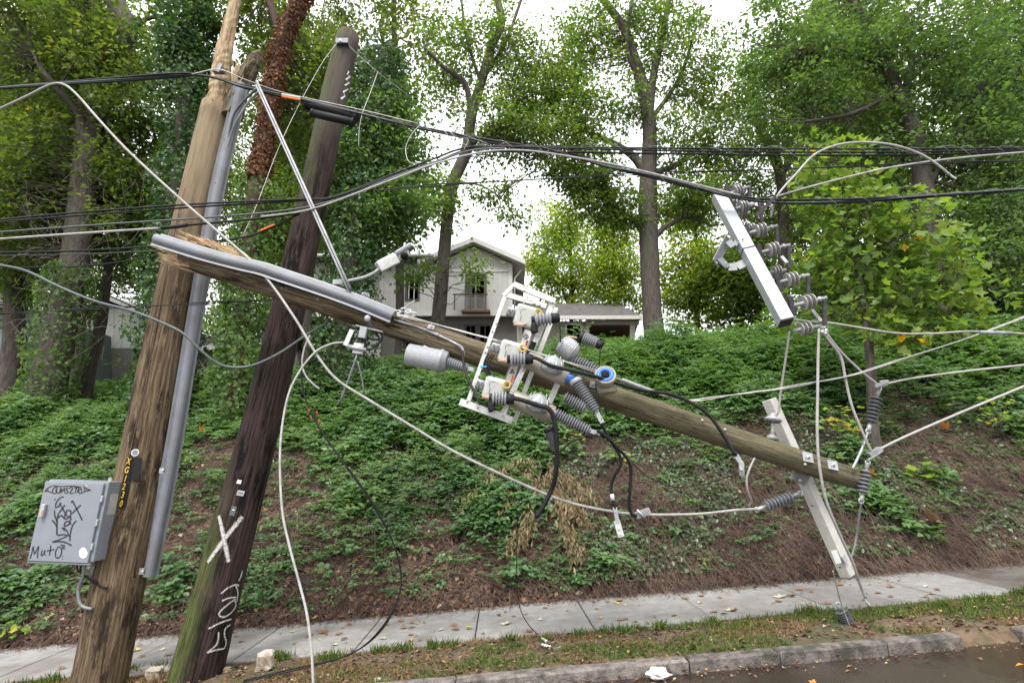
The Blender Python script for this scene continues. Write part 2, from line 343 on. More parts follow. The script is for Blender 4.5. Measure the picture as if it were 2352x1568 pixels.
# ---------------------------------------------------------------- houses on the hill
mat('paint_pale', (0.50, 0.49, 0.465), (0.55, 0.54, 0.515), 3, 0.7)
mat('paint_trim', (0.56, 0.55, 0.53), (0.62, 0.61, 0.59), 3, 0.6)
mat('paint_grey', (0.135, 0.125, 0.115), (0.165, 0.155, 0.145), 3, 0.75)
mat('paint_beige', (0.34, 0.325, 0.29), (0.39, 0.375, 0.34), 3, 0.75)
mat('shingle', (0.072, 0.062, 0.06), (0.14, 0.125, 0.12), 14, 0.95, bump=0.5, c3=(0.06, 0.055, 0.055), s3=3)
mat('soffit', (0.16, 0.135, 0.115), (0.20, 0.17, 0.145), 5, 0.8)
mat('frame_dark', (0.055, 0.05, 0.05), rough=0.5); mat('rail_wood', (0.13, 0.065, 0.04), (0.19, 0.10, 0.06), 30, 0.7); mat('rail_metal', (0.5, 0.5, 0.5), rough=0.4, metal=0.3)
mat('glass_reflection', (0.42, 0.45, 0.47), rough=0.12)  # pale pane colour, reflected white sky painted into the glass
mat('teal_paint', (0.10, 0.14, 0.14), (0.13, 0.17, 0.17), 4, 0.7)
def brickmat():
    m = bpy.data.materials.new('brick_wall'); m.use_nodes = True; n = m.node_tree.nodes; l = m.node_tree.links
    tc = n.new('ShaderNodeTexCoord'); mp = n.new('ShaderNodeMapping'); mp.inputs['Rotation'].default_value = (math.radians(-90), 0, 0); b = n.new('ShaderNodeTexBrick'); b.inputs['Scale'].default_value = 2.2
    b.inputs['Color1'].default_value = (0.19, 0.15, 0.125, 1); b.inputs['Color2'].default_value = (0.27, 0.22, 0.185, 1); b.inputs['Mortar'].default_value = (0.33, 0.31, 0.29, 1)
    l.new(tc.outputs['Object'], mp.inputs[0]); l.new(mp.outputs[0], b.inputs['Vector']); l.new(b.outputs['Color'], n['Principled BSDF'].inputs['Base Color']); n['Principled BSDF'].inputs['Roughness'].default_value = 0.9
    MATS['brick_wall'] = m
brickmat()
def rect(Y, x0, y0, x1, y1): return W(x0, y1, Y), W(x1, y1, Y), W(x1, y0, Y), W(x0, y0, Y)      # photo rectangle in the plane at Y
def slab(Y, x0, y0, x1, y1, depth=0.1, mb=None):
    mb = mb or MB(); a, b, c, d = rect(Y, x0, y0, x1, y1); a, b, c, d = (Vector((p.x, Y, p.z)) for p in (a, b, c, d))
    mb.poly([a, b, c, d], (0, 1, 0), depth); return mb
def flat(Y, pts, depth):                                    # polygon given in photo pixels, standing at Y, thick towards +y
    return MB().poly([W(px, py, Y) for px, py in pts], (0, 1, 0), depth)
def boards(parent, Y, x0, y0, x1, y1, step, m, lap=0.02):
    a = W(x0, y1, Y); c = W(x1, y0, Y); z = a.z; me = None
    while z < c.z - 0.02:
        h = min(step, c.z - z); mb = MB(); mb.poly([(a.x, Y - lap, z), (a.x, Y - 0.004, z + h), (a.x, Y + 0.02, z + h), (a.x, Y + 0.02, z)], (1, 0, 0), c.x - a.x)
        obj('siding_board', mb, m, parent); z += step
def window(parent, Y, x0, y0, x1, y1, fr='paint_trim', cols=2, rows=2, fw=0.09, glass='glass_dark', proud=0.05):
    a = W(x0, y1, Y); c = W(x1, y0, Y); mb = MB(); y = Y - proud
    for (p, q) in (((a.x, a.z), (c.x, a.z + fw)), ((a.x, c.z - fw), (c.x, c.z)), ((a.x, a.z + fw), (a.x + fw, c.z - fw)), ((c.x - fw, a.z + fw), (c.x, c.z - fw))):
        mb.box(((p[0] + q[0]) / 2, y + 0.04, (p[1] + q[1]) / 2), (q[0] - p[0], 0.12, q[1] - p[1]))
    w = obj('window', mb, fr, parent); iw = (c.x - a.x - 2 * fw); ih = (c.z - a.z - 2 * fw)
    for i in range(cols):
        for j in range(rows):
            g = MB().box((a.x + fw + iw * (i + .5) / cols, y + 0.06, a.z + fw + ih * (j + .5) / rows), (iw / cols - 0.035, 0.02, ih / rows - 0.035)); obj('pane', g, glass, w)
    obj('muntin', MB().box(((a.x + c.x) / 2, y + 0.066, (a.z + c.z) / 2), (iw, 0.012, ih)), fr, w)
    return w
HY = 30.0
base = W(1100, 850, HY); house = thing('two_storey_house', 'pale two-storey house with a gable and small balcony up on the hill', 'house', (base.x, HY, base.z))
h0 = W(1100, 960, HY).z
obj('wall', flat(HY, [(872, 722), (1176, 722), (1176, 606), (1089, 566), (1000, 606), (872, 606)], 8.0), 'paint_pale', house)
mb = MB(); z = W(0, 722, HY).z
lw = flat(HY + 0.5, [(840, 960), (1190, 960), (1190, 722), (840, 722)], 7.0); obj('lower_wall', lw, 'paint_grey', house)
boards(house, HY + 0.5, 842, 900, 950, 735, 0.17, 'paint_grey'); boards(house, HY + 0.5, 1128, 900, 1189, 735, 0.17, 'paint_grey')
obj('trim_band', slab(HY - 0.06, 868, 713, 1180, 725, 0.3), 'paint_trim', house)
obj('corner_board', slab(HY - 0.04, 1168, 606, 1177, 712, 0.2), 'paint_trim', house)
xb0 = W(876, 700, HY).x; zt = W(0, 712, HY).z; apex = W(1089, 566, HY); er = W(1176, 606, HY); el = W(1000, 606, HY)
k = 0; xx = xb0
while xx < W(1166, 700, HY).x:                              # vertical battens
    top = er.z
    if el.x < xx < er.x: top = apex.z - abs(xx - apex.x) * (apex.z - er.z) / (er.x - apex.x)
    pxx = (xx / (HY / CP * 1)) ; door = W(1066, 0, HY).x - .05 < xx < W(1119, 0, HY).x + .05
    z0 = W(0, 628, HY).z if door else zt
    if top - z0 > 0.1: obj('batten', MB().box((xx, HY - 0.012, (z0 + top) / 2), (0.05, 0.03, top - z0)), 'paint_trim', house)
    xx += 0.31
obj('trim_board', slab(HY - 0.05, 1002, 617, 1167, 624, 0.06), 'paint_trim', house)
rf = MB()                                                   # front gable roof, ridge runs back
def roofpair(mb, Y0, Y1, a, l, r, th=0.18):
    for e in (l, r):
        mb.poly([(a.x, Y0, a.z), (e.x, Y0, e.z), (e.x, Y1, e.z), (a.x, Y1, a.z)], (0, 0, 1), th)
A = W(1089, 561, HY); L_ = W(962, 612, HY); R_ = W(1206, 612, HY)
roofpair(rf, HY - 0.55, HY + 8.5, A, L_, R_); roof = obj('roof', rf, 'shingle', house)
fb = MB()
for e in (L_, R_):
    fb.poly([(A.x, HY - 0.56, A.z - 0.10), (e.x, HY - 0.56, e.z - 0.10), (e.x, HY - 0.56, e.z + 0.2), (A.x, HY - 0.56, A.z + 0.2)], (0, -1, 0), 0.05)
obj('fascia', fb, 'paint_trim', house)
s2 = MB(); s2.poly([(L_.x, HY - 0.5, L_.z - 0.02), (A.x, HY - 0.5, A.z - 0.02), (A.x, HY + 8, A.z - 0.02), (L_.x, HY + 8, L_.z - 0.02)], (0, 0, -1), 0.04); s2.poly([(A.x, HY - 0.5, A.z - 0.02), (R_.x, HY - 0.5, R_.z - 0.02), (R_.x, HY + 8, R_.z - 0.02), (A.x, HY + 8, A.z - 0.02)], (0, 0, -1), 0.04); obj('soffit', s2, 'paint_pale', house)
gl = W(1204, 612, HY); obj('gutter', MB().tube([(gl.x, HY - 0.5, gl.z + 0.08), (gl.x, HY + 8, gl.z + 0.08)], 0.08), 'paint_trim', house)
obj('downspout', MB().tube([(gl.x - .05, HY + .1, gl.z), W(1182, 640, HY + .1), W(1182, 712, HY + 0.1)], 0.05), 'paint_trim', house)
# left wing roof with a level eave
la = W(700, 600, HY); lb = W(1000, 600, HY); mb = MB()
mb.poly([(la.x, HY - 0.6, la.z), (lb.x, HY - 0.6, lb.z), (lb.x, HY + 5, lb.z + 1.1), (la.x, HY + 5, la.z + 1.1)], (0, 0, 1), 0.18); obj('roof', mb, 'shingle', house)
obj('gutter', MB().tube([(la.x, HY - 0.66, la.z + 0.1), (lb.x, HY - 0.66, lb.z + 0.1)], 0.1), 'paint_trim', house)
obj('wing_wall', slab(HY + 0.4, 725, 604, 874, 850, 5), 'paint_pale', house)
dw = window(house, HY, 1067, 629, 1118, 714, 'frame_dark', 2, 1, 0.12); obj('mullion', MB().box((W(1092, 0, HY).x, HY - 0.03, W(0, 672, HY).z), (0.28, 0.12, W(0, 631, HY).z - W(0, 713, HY).z)), 'frame_dark', dw)
window(house, HY, 930, 632, 966, 690, 'frame_dark', 1, 2, 0.08)
window(house, HY + 0.5, 1066, 745, 1096, 792, 'frame_dark', 2, 1, 0.1, 'glass_reflection'); window(house, HY + 0.5, 1098, 745, 1130, 792, 'frame_dark', 2, 1, 0.1, 'glass_reflection')
window(house, HY + 0.5, 918, 780, 944, 812, 'frame_dark', 2, 1, 0.08); window(house, HY + 0.5, 840, 780, 870, 812, 'frame_dark', 2, 1, 0.08, 'glass_reflection')
bal = obj('balcony', slab(HY - 0.5, 1060, 711, 1126, 716, 0.45), 'rail_wood', house)
by = HY - 0.46; rr_ = MB(); xa_, xb_ = W(1062, 0, by).x, W(1124, 0, by).x; zt_, zb_ = W(0, 676, by).z, W(0, 712, by).z
for x_ in (xa_, (xa_ + xb_) / 2, xb_): obj('post', MB().box((x_, by, (zt_ + zb_) / 2), (0.07, 0.07, zt_ - zb_)), 'rail_wood', bal)
obj('handrail', MB().box(((xa_ + xb_) / 2, by, zt_), (xb_ - xa_ + 0.2, 0.12, 0.05)), 'rail_wood', bal)
for i in range(8): obj('rail', MB().box(((xa_ + xb_) / 2, by + 0.02, zb_ + (zt_ - zb_) * (i + .6) / 8.4), (xb_ - xa_, 0.02, 0.03)), 'rail_metal', bal)
# single-storey wing with porch on the right
WY = HY - 1.0
obj('side_wall', slab(WY, 1188, 738, 1352, 960, 5), 'paint_beige', house)
boards(house, WY, 1192, 900, 1300, 740, 0.2, 'paint_beige'); boards(house, WY, 1336, 900, 1350, 740, 0.2, 'paint_beige')
window(house, WY, 1299, 742, 1337, 812, 'paint_trim', 2, 2, 0.1); window(house, WY, 1196, 742, 1214, 800, 'paint_trim', 1, 2, 0.08)
obj('corner_board', slab(WY - 0.03, 1345, 740, 1353, 900, 0.1), 'paint_trim', house)
ea, eb, rb0, rb1 = W(1186, 731, WY - .7), W(1474, 731, WY - .7), W(1186, 702, HY + 3.5), W(1418, 702, HY + 3.5)
mb = MB(); mb.poly([ea, eb, rb1, rb0], (0, 0, 1), 0.15); obj('roof', mb, 'shingle', house)
mb = MB(); mb.poly([eb, (eb.x, HY + 8, eb.z), rb1], (0, 0, 1), 0.15); obj('roof', mb, 'shingle', house)
obj('gutter', MB().bar((ea.x, WY - 0.76, ea.z + 0.03), (eb.x, WY - 0.76, eb.z + 0.03), 0.12, 0.2), 'paint_trim', house)
obj('beam', slab(WY - 0.3, 1345, 734, 1468, 745, 0.2), 'paint_beige', house)
obj('porch_ceiling', MB().poly([W(1352, 742, WY - .2), W(1466, 742, WY - .2), (W(1466, 0, WY).x, HY + 6, W(0, 740, HY).z), (W(1352, 0, WY).x, HY + 6, W(0, 740, HY).z)], (0, 0, 1), 0.05), 'soffit', house)
obj('porch_wall', slab(HY + 4.5, 1330, 740, 1425, 900, 0.2), 'paint_grey', house)
obj('porch_post', slab(WY - 0.25, 1448, 742, 1459, 900, 0.25), 'paint_trim', house); obj('porch_post', slab(HY + 4, 1398, 742, 1406, 900, 0.25), 'paint_trim', house)
# neighbours on the left
Y = 25.0; b = W(230, 840, Y); nh = thing('neighbour_house', 'low pale house with grey lower siding behind the trees on the left', 'house', (b.x, Y, b.z))
obj('wall', flat(Y, [(100, 799), (420, 799), (420, 760), (262, 700), (100, 762)], 7), 'paint_pale', nh); obj('lower_wall', slab(Y - 0.02, 98, 799, 420, 900, 7), 'paint_grey', nh)
boards(nh, Y - 0.02, 100, 850, 418, 801, 0.17, 'paint_grey')
for i in range(17):
    pxx = 106 + i * 19; top = 700 + abs(pxx - 262) * 0.39
    obj('batten', slab(Y - 0.03, pxx, top + 4, pxx + 2.6, 797, 0.03), 'paint_trim', nh)
mb = MB(); roofpair(mb, Y - .6, Y + 7.4, W(262, 692, Y), W(70, 768, Y), W(450, 768, Y), 0.2); obj('roof', mb, 'shingle', nh)
fb = MB()
for e in (W(70, 768, Y), W(450, 768, Y)):
    a = W(262, 692, Y); fb.poly([(a.x, Y - .62, a.z - .06), (e.x, Y - .62, e.z - .06), (e.x, Y - .62, e.z + .2), (a.x, Y - .62, a.z + .2)], (0, -1, 0), .04)
obj('fascia', fb, 'paint_trim', nh); window(nh, Y, 222, 752, 236, 797, 'rail_wood', 1, 1, 0.07)
Y = 24.0; b = W(480, 850, Y); bo = thing('brick_outbuilding', 'low brick outbuilding with a grey roof seen between the two poles', 'building', (b.x, Y, b.z))
obj('wall', slab(Y, 425, 800, 522, 900, 4), 'brick_wall', bo)
mb = MB(); mb.poly([W(410, 812, Y - .5), W(520, 783, Y - .5), W(520, 775, Y + 4), W(410, 775, Y + 4)], (0, 0, 1), 0.12); obj('roof', mb, 'shingle', bo)
mb = MB(); a, e = W(410, 816, Y - .52), W(520, 787, Y - .52); mb.bar(a, e, 0.05, 0.26); obj('fascia', mb, 'paint_trim', bo)
Y = 26.0; b = W(660, 860, Y); ga = thing('carport', 'dark open carport with a small pale gable beside the dark pole', 'carport', (b.x, Y, b.z))
obj('gable', flat(Y, [(590, 757), (735, 757), (660, 706)], 0.2), 'paint_beige', ga)
mb = MB(); roofpair(mb, Y - .4, Y + 6, W(660, 696, Y), W(582, 748, Y), W(742, 748, Y), .16); obj('roof', mb, 'shingle', ga)
fb = MB()
for e in (W(582, 748, Y), W(742, 748, Y)):
    a = W(660, 696, Y); fb.poly([(a.x, Y - .42, a.z - .02), (e.x, Y - .42, e.z - .02), (e.x, Y - .42, e.z + .2), (a.x, Y - .42, a.z + .2)], (0, -1, 0), .04)
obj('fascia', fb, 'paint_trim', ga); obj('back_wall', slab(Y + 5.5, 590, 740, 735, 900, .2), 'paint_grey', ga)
for px in (594, 726): obj('post', slab(Y, px, 757, px + 7, 900, .2), 'paint_trim', ga)
Y = 20.0; b = W(20, 850, Y); eh = thing('teal_house', 'dark teal sided house at the left edge with a pale downspout', 'house', (b.x, Y, b.z))
obj('wall', slab(Y, -160, 700, 40, 900, 6), 'teal_paint', eh); boards(eh, Y, -158, 880, 26, 720, 0.16, 'teal_paint')
obj('downspout', MB().tube([W(30, 722, Y - .1), W(8, 830, Y - .1)], 0.05), 'paint_trim', eh); obj('corner_board', slab(Y - .04, 34, 705, 41, 880, .1), 'teal_paint', eh)
window(eh, Y, -70, 740, -20, 800, 'paint_trim', 1, 2, .08)
mb = MB(); mb.poly([W(-180, 706, Y - .5), W(60, 706, Y - .5), W(60, 680, Y + 6), W(-180, 680, Y + 6)], (0, 0, 1), .15); obj('roof', mb, 'shingle', eh)
# ---------------------------------------------------------------- trees
leafmat('leaf_mid', [(0, (0.055, 0.095, 0.020)), (.5, (0.104, 0.168, 0.034)), (.85, (0.152, 0.224, 0.045)), (1, (0.293, 0.269, 0.050))], 0.5)
leafmat('leaf_dark', [(0, (0.023, 0.056, 0.020)), (.6, (0.047, 0.101, 0.032)), (1, (0.088, 0.157, 0.045))], 0.35, 0.4)
leafmat('leaf_cool', [(0, (0.049, 0.095, 0.036)), (.6, (0.098, 0.168, 0.055)), (1, (0.159, 0.235, 0.075))], 0.5)
leafmat('leaf_lime', [(0, (0.099, 0.181, 0.024)), (.6, (0.198, 0.288, 0.035)), (1, (0.395, 0.333, 0.041))], 0.5)
leafmat('leaf_olive', [(0, (0.047, 0.081, 0.018)), (.6, (0.099, 0.146, 0.031)), (.92, (0.145, 0.182, 0.041)), (1, (0.280, 0.182, 0.041))], 0.5)
leafmat('leaf_dead', [(0, (0.05, 0.022, 0.012)), (.6, (0.13, 0.055, 0.025)), (1, (0.22, 0.10, 0.045))], 0.15, 0.8)
leafmat('leaf_tulip', [(0, (0.07, 0.13, 0.03)), (.5, (0.13, 0.21, 0.045)), (.95, (0.25, 0.31, 0.07)), (.965, (0.55, 0.33, 0.02)), (1, (0.45, 0.15, 0.02))], 0.5, 0.4)
DENS = 1.45
def pw(p): return W(p[0], p[1], p[2])
def trunk_pts(spec):
    pts = [pw(p) for p in spec]; r = [p[3] * T(p[0], p[1], p[2]) * .44 for p in spec]; return pts, r
def clump_leaves(cent, per, rad, L, Wd, flat=0.7, droop=0.25):
    n = len(cent) * per; C = np.repeat(cent, per, 0); rd = np.repeat(rad, per)
    off = RNG.normal(size=(n, 3)) * rd[:, None] * 0.55; off[:, 2] *= flat
    D = nrmz(off + rdir(n) * rd[:, None] * 0.6); D[:, 2] -= droop; N = nrmz(rdir(n) * 0.8 + np.array([0, 0, 0.9]))
    l = L * RNG.uniform(0.55, 1.5, n); return C + off, nrmz(D), N, l, l * Wd
def crown_blobs(blobs):
    out = []; rads = []
    for (px, py, rx, ry, Y, rd, n) in blobs:
        n = int(n * DENS)
        c = W(px, py, Y); m = T(px, py, Y); q = rdir(n) * (RNG.random((n, 1)) ** 0.45)
        P = np.stack([c.x + q[:, 0] * rx * m, Y + q[:, 1] * rd, c.z + q[:, 2] * ry * m], 1); out.append(P); rads.append(RNG.uniform(0.6, 1.3, n))
    return np.concatenate(out), np.concatenate(rads)
def tree(name, label, trunk, limbs, blobs, m='leaf_mid', bark='bark', L=0.13, Wd=0.6, per=55, rad=0.42, group=None, ground=True, lobed=False, cat='tree', extra=None, twigs=True, tw=0.012):
    pts, r = trunk_pts(trunk)
    if ground:
        b = pts[0]; g = hzf(b.x, b.y) - 0.15
        if b.z > g + 0.1: pts = [Vector((b.x, b.y, g))] + pts; r = [r[0] * 1.25] + r
    t = thing(name, label, cat, tuple(pts[0]), group)
    mb = MB().tube(pts, r, n=14, k=5, jag=0.05); skel = [(p, rr) for p, rr in zip(pts, r)]
    sk = list(catmull([tuple(p) for p in pts], 6))
    for lm in limbs:
        lp, lr = trunk_pts(lm); mb.tube(lp, lr, n=8, k=5, jag=0.04); sk += catmull([tuple(p) for p in lp], 6)
    obj('trunk', mb, bark, t)
    if blobs:
        C, rs = crown_blobs(blobs); P, D, N, l, w = clump_leaves(C, per, rs * rad, L, Wd); og = np.array(origin(t))
        hue = np.clip(np.repeat(RNG.random(len(C)), per) * 0.45 + RNG.random(len(P)) * 0.55, 0, 1)
        if lobed: me = lobed_mesh('crown', P - og, D, N, l, hue)
        else: me = leaf_mesh('crown', P - og, D, N, l, w, hue)
        link('crown', me, m, t)
        if twigs:                                           # a branchlet from the nearest limb to each clump
            S = np.array(sk); idx = np.argmin(((C[:, None, :] - S[None]) ** 2).sum(2) + np.clip(S[None, :, 2] - C[:, None, 2], 0, None) * 2, 1); A = S[idx]
            mid = (A + C) / 2 + RNG.normal(size=C.shape) * 0.15; mid[:, 2] -= 0.1
            q = np.stack([A, (A + mid) / 2 + RNG.normal(size=C.shape) * .06, mid, (C + mid) / 2 + RNG.normal(size=C.shape) * .06, C], 1); d = np.linalg.norm(C - A, axis=1)
            rr = np.linspace(1, 0.25, 5)[None] * np.clip(tw * (0.6 + d[:, None] * 0.5), 0.006, 0.05)
            V, F = multi_tube(q, rr, 4); link('branches', rawmesh('branches', V - og, F), 'twig', t)['kind'] = 'stuff'
    return t
def ivy(t, name, pts, r0, n, L, m, thick=0.35, Wd=0.85, hang=0.5):      # leaves wrapped round a trunk
    S = np.array(catmull([tuple(p) for p in pts], 12)); k = RNG.integers(0, len(S) - 1, n); u = RNG.random((n, 1)); c = S[k] * (1 - u) + S[k + 1] * u
    a = RNG.uniform(0, 2 * math.pi, n); lump = 0.35 + 1.1 * vnoise(c[:, 2] * 2.2 + a * 0.7, a * 1.5 + 40, 3)
    rr = r0 + thick * lump * np.sqrt(RNG.random(n)); o = np.stack([np.cos(a), np.sin(a), np.zeros(n)], 1)
    C = c + o * rr[:, None]; C[:, 2] += RNG.normal(size=n) * 0.05; N = nrmz(o + rdir(n) * 0.5); D = nrmz(rdir(n) * 0.7 + np.array([0, 0, -hang])); l = L * RNG.uniform(.6, 1.3, n)
    link(name, leaf_mesh(name, C - np.array(origin(t)), D, N, l, l * Wd, np.clip(RNG.random(n) * .7 + lump * .25, 0, 1)), m, t)
# big trees in front of the sky, left to right
t1 = tree('tall_tree', 'tall grey-barked tree with a crooked upper trunk at far left', [(118, 850, 13, 80), (165, 640, 13, 66), (198, 400, 13, 62), (215, 230, 13, 58), (235, 150, 13, 52), (280, 95, 13, 50), (292, 60, 13, 46), (268, 10, 13, 44), (240, -60, 13, 40)],
    [[(205, 330, 13, 24), (180, 260, 12.6, 18), (110, 180, 12, 14), (80, 130, 12, 10)], [(230, 160, 13, 22), (222, 60, 12.7, 15), (210, -30, 12.5, 12)], [(280, 80, 13, 16), (350, 40, 13, 10), (420, 55, 13, 6)]],
    [(120, 120, 220, 190, 13, 2.6, 120), (330, 260, 170, 220, 13.6, 2.4, 95), (60, 420, 160, 200, 13, 2, 90), (330, 500, 150, 120, 14, 2, 50), (100, 560, 120, 90, 14.5, 2, 28)], 'leaf_olive', per=62)
ivy(t1, 'ivy', [W(112, 960, 13), W(118, 850, 13), W(150, 700, 13), W(170, 620, 13)], .42, 2600, .1, 'leaf_cool', .25)
tree('slim_tree', 'thin dark trunk forking high up at the left edge', [(30, 820, 15, 50), (40, 560, 15, 42), (85, 300, 15, 36), (60, 150, 15, 26), (5, 30, 15, 20)], [[(80, 290, 15, 18), (140, 110, 15, 14), (170, 0, 15, 12)]],
    [(40, 260, 150, 250, 15.5, 2, 90), (0, 600, 120, 150, 15, 2, 40), (230, 80, 170, 130, 16, 2, 60)], 'leaf_mid', per=62)
tree('slim_tree', 'short dark trunk in front of the low pale house', [(205, 848, 14, 32), (232, 740, 14, 27), (245, 640, 14, 22), (265, 520, 14, 16)], [], [(270, 500, 110, 110, 14.5, 1.5, 45), (390, 640, 80, 70, 15, 1, 22)], 'leaf_mid', 'bark_dark', per=55)
t2 = tree('ivy_tree', 'trunk wholly wrapped in dark green ivy behind the light brown pole', [(375, 860, 12, 44), (395, 600, 12, 40), (420, 300, 12, 36), (432, 60, 12, 30), (440, -120, 12, 26)], [], [(445, 120, 70, 130, 12.2, .8, 30)], 'leaf_dark', 'bark_dark')
ivy(t2, 'ivy', [W(372, 960, 12), W(380, 850, 12), W(395, 600, 12), W(420, 300, 12), W(432, 60, 12), W(440, -100, 12)], .2, 16000, .10, 'leaf_dark', .62)
t3 = tree('bare_vine_tree', 'leaning trunk covered in dead reddish-brown vine leaves between the poles', [(548, 850, 11.5, 40), (565, 640, 11.5, 40), (590, 420, 11.5, 38), (606, 330, 11.5, 38), (628, 200, 11.5, 38), (650, 90, 11.5, 38), (690, 0, 11.5, 38), (730, -90, 11.5, 34)], [[(650, 100, 11.5, 24), (625, 20, 11.5, 18), (600, -40, 11.4, 14)]],
    [(620, 60, 120, 90, 12.5, 1.2, 26), (720, 230, 110, 150, 13, 1.4, 48)], 'leaf_olive', 'bark_red', per=60)
ivy(t3, 'dead_leaves', [W(592, 410, 11.5), W(606, 330, 11.5), W(628, 200, 11.5), W(650, 90, 11.5), W(700, -20, 11.5)], .14, 4600, .085, 'leaf_dead', .13, .8)
ivy(t3, 'ivy', [W(545, 990, 11.5), W(548, 850, 11.5), W(556, 740, 11.5), W(568, 620, 11.5), W(590, 430, 11.5)], .18, 5200, .10, 'leaf_cool', .5)
t5 = tree('ivy_tree', 'thick ivy-clad tree right of the dark leaning pole', [(775, 860, 13, 50), (800, 640, 13, 44), (840, 400, 13, 38), (865, 230, 13, 30), (880, 110, 13, 20)], [], [(880, 330, 100, 130, 13.2, 1.2, 70), (870, 520, 70, 80, 13.4, 1.2, 34), (920, 470, 70, 50, 13, 1, 18), (760, 420, 60, 120, 13.5, 1, 34)], 'leaf_cool', 'bark_dark', per=60)
ivy(t5, 'ivy', [W(770, 960, 13), W(775, 850, 13), W(800, 640, 13), W(840, 400, 13), W(865, 230, 13), W(878, 130, 13)], .24, 13000, .105, 'leaf_dark', .72)
tree('tall_tree', 'slender dark tree crossing the white gable of the house', [(1000, 800, 17, 40), (1010, 700, 17, 36), (1022, 560, 17, 32), (1038, 430, 17, 31), (1072, 345, 17, 30), (1082, 270, 17, 27), (1105, 190, 17, 24), (1128, 110, 17, 22), (1152, 55, 17, 20), (1142, 0, 17, 18), (1120, -80, 17, 16)],
    [[(1082, 250, 17, 16), (1066, 190, 16.8, 13), (1020, 155, 16.5, 11), (975, 110, 16.2, 8)], [(1062, 350, 17, 15), (1110, 310, 17, 11), (1170, 270, 17.4, 8), (1260, 240, 17.6, 6)], [(1110, 180, 17, 12), (1160, 100, 17.4, 9), (1190, 20, 17.6, 8), (1210, -40, 17.6, 6)], [(1105, 195, 17, 9), (1070, 80, 16.6, 7), (1060, 0, 16.5, 6)], [(1042, 420, 17, 8), (1100, 425, 16.8, 5), (1150, 455, 16.6, 3), (1185, 500, 16.5, 2)]],
    [(1040, 130, 110, 130, 17, 1.6, 52), (1150, 290, 110, 80, 17, 1.6, 46), (1250, 230, 100, 70, 17.4, 1.6, 44), (1150, 80, 80, 110, 17, 1.5, 26), (1010, 470, 50, 70, 16.6, 1, 16), (1240, 320, 130, 60, 17, 1.5, 50), (1200, 160, 80, 110, 17.4, 1.5, 34), (1290, 170, 70, 90, 17.6, 1.4, 30), (965, 640, 30, 50, 15.5, .8, 6), (1140, 450, 55, 40, 16.6, .6, 10), (1175, 500, 30, 40, 16.5, .4, 5), (1080, 620, 25, 60, 16, .6, 6)], 'leaf_mid', per=40, rad=.40, L=.13)
tree('oak_tree', 'large straight oak standing right of the house porch', [(1508, 800, 18, 62), (1498, 720, 18, 50), (1490, 560, 18, 48), (1488, 430, 18, 46), (1492, 300, 18, 36), (1478, 210, 18, 32), (1455, 130, 18, 28), (1430, 60, 18, 22), (1385, 0, 18, 18), (1340, -60, 18, 14)],
    [[(1488, 300, 18, 26), (1500, 180, 18, 20), (1520, 90, 18, 16), (1540, -20, 18, 13)], [(1484, 400, 18, 30), (1455, 360, 18, 22), (1400, 325, 17.6, 16), (1310, 290, 17.2, 10), (1270, 285, 17, 6)], [(1490, 560, 18, 18), (1530, 520, 18, 14), (1580, 500, 18, 9), (1640, 520, 18, 5)], [(1478, 530, 18, 18), (1440, 495, 17.8, 13), (1405, 470, 17.6, 10), (1392, 430, 17.6, 7)], [(1490, 400, 18, 20), (1550, 380, 18.3, 14), (1610, 340, 18.6, 9)], [(1470, 190, 18, 14), (1440, 110, 17.6, 11), (1452, 0, 17.5, 9)], [(1492, 280, 18, 14), (1560, 180, 18.5, 9), (1600, 60, 18.6, 6)]],
    [(1410, 100, 130, 130, 18, 2, 44), (1550, 110, 100, 140, 18, 2, 42), (1320, 260, 90, 60, 17.5, 1.5, 34), (1350, 400, 100, 60, 17.4, 1.6, 34), (1560, 330, 80, 90, 18, 1.6, 34), (1330, 330, 60, 60, 17.5, 1.2, 22), (1600, 470, 70, 70, 18, 1.4, 28), (1430, 250, 70, 60, 18, 1.2, 20), (1330, 110, 60, 100, 18.2, 1.2, 26), (1470, 40, 140, 60, 18, 1.6, 40), (1620, 180, 60, 140, 18.4, 1.4, 40), (1640, 330, 60, 70, 18.4, 1.4, 24), (1560, 450, 70, 50, 18, 1.2, 24), (1410, 480, 80, 60, 17.8, 1, 34), (1360, 450, 80, 60, 17.6, 1, 30), (1300, 400, 60, 40, 17.4, .8, 14)], 'leaf_mid', per=40, rad=.40, L=.13)
tree('spreading_tree', 'broad leafy tree with a leaning dark trunk behind the lime-leaved sapling', [(2165, 800, 14, 56), (2150, 640, 14, 48), (2125, 450, 14, 44), (2098, 300, 14, 40), (2060, 210, 14, 32), (2030, 140, 14, 26), (1990, 50, 14, 20), (1930, -40, 14, 16)],
    [[(2098, 300, 14, 26), (2075, 240, 14, 22), (2095, 130, 14, 16), (2080, 30, 14, 12)], [(2130, 430, 14, 20), (2190, 330, 14, 14), (2240, 230, 14, 10)], [(2060, 210, 14, 14), (1960, 260, 13.7, 10), (1850, 280, 13.4, 6)], [(2140, 600, 14, 16), (2240, 560, 13.6, 11), (2330, 540, 13.4, 7)], [(2040, 160, 14, 10), (1920, 110, 13.8, 7), (1840, 120, 13.6, 4)]],
    [(1990, 110, 180, 150, 14, 2.2, 74), (2200, 140, 180, 180, 14, 2.4, 86), (1830, 200, 120, 150, 14.5, 2, 48), (2270, 360, 130, 140, 14, 2, 70), (2040, 330, 130, 90, 14.6, 1.6, 46), (2280, 560, 110, 120, 13.5, 1.6, 52), (1760, 100, 80, 120, 15, 1.6, 30)], 'leaf_cool', 'bark_dark', per=58)
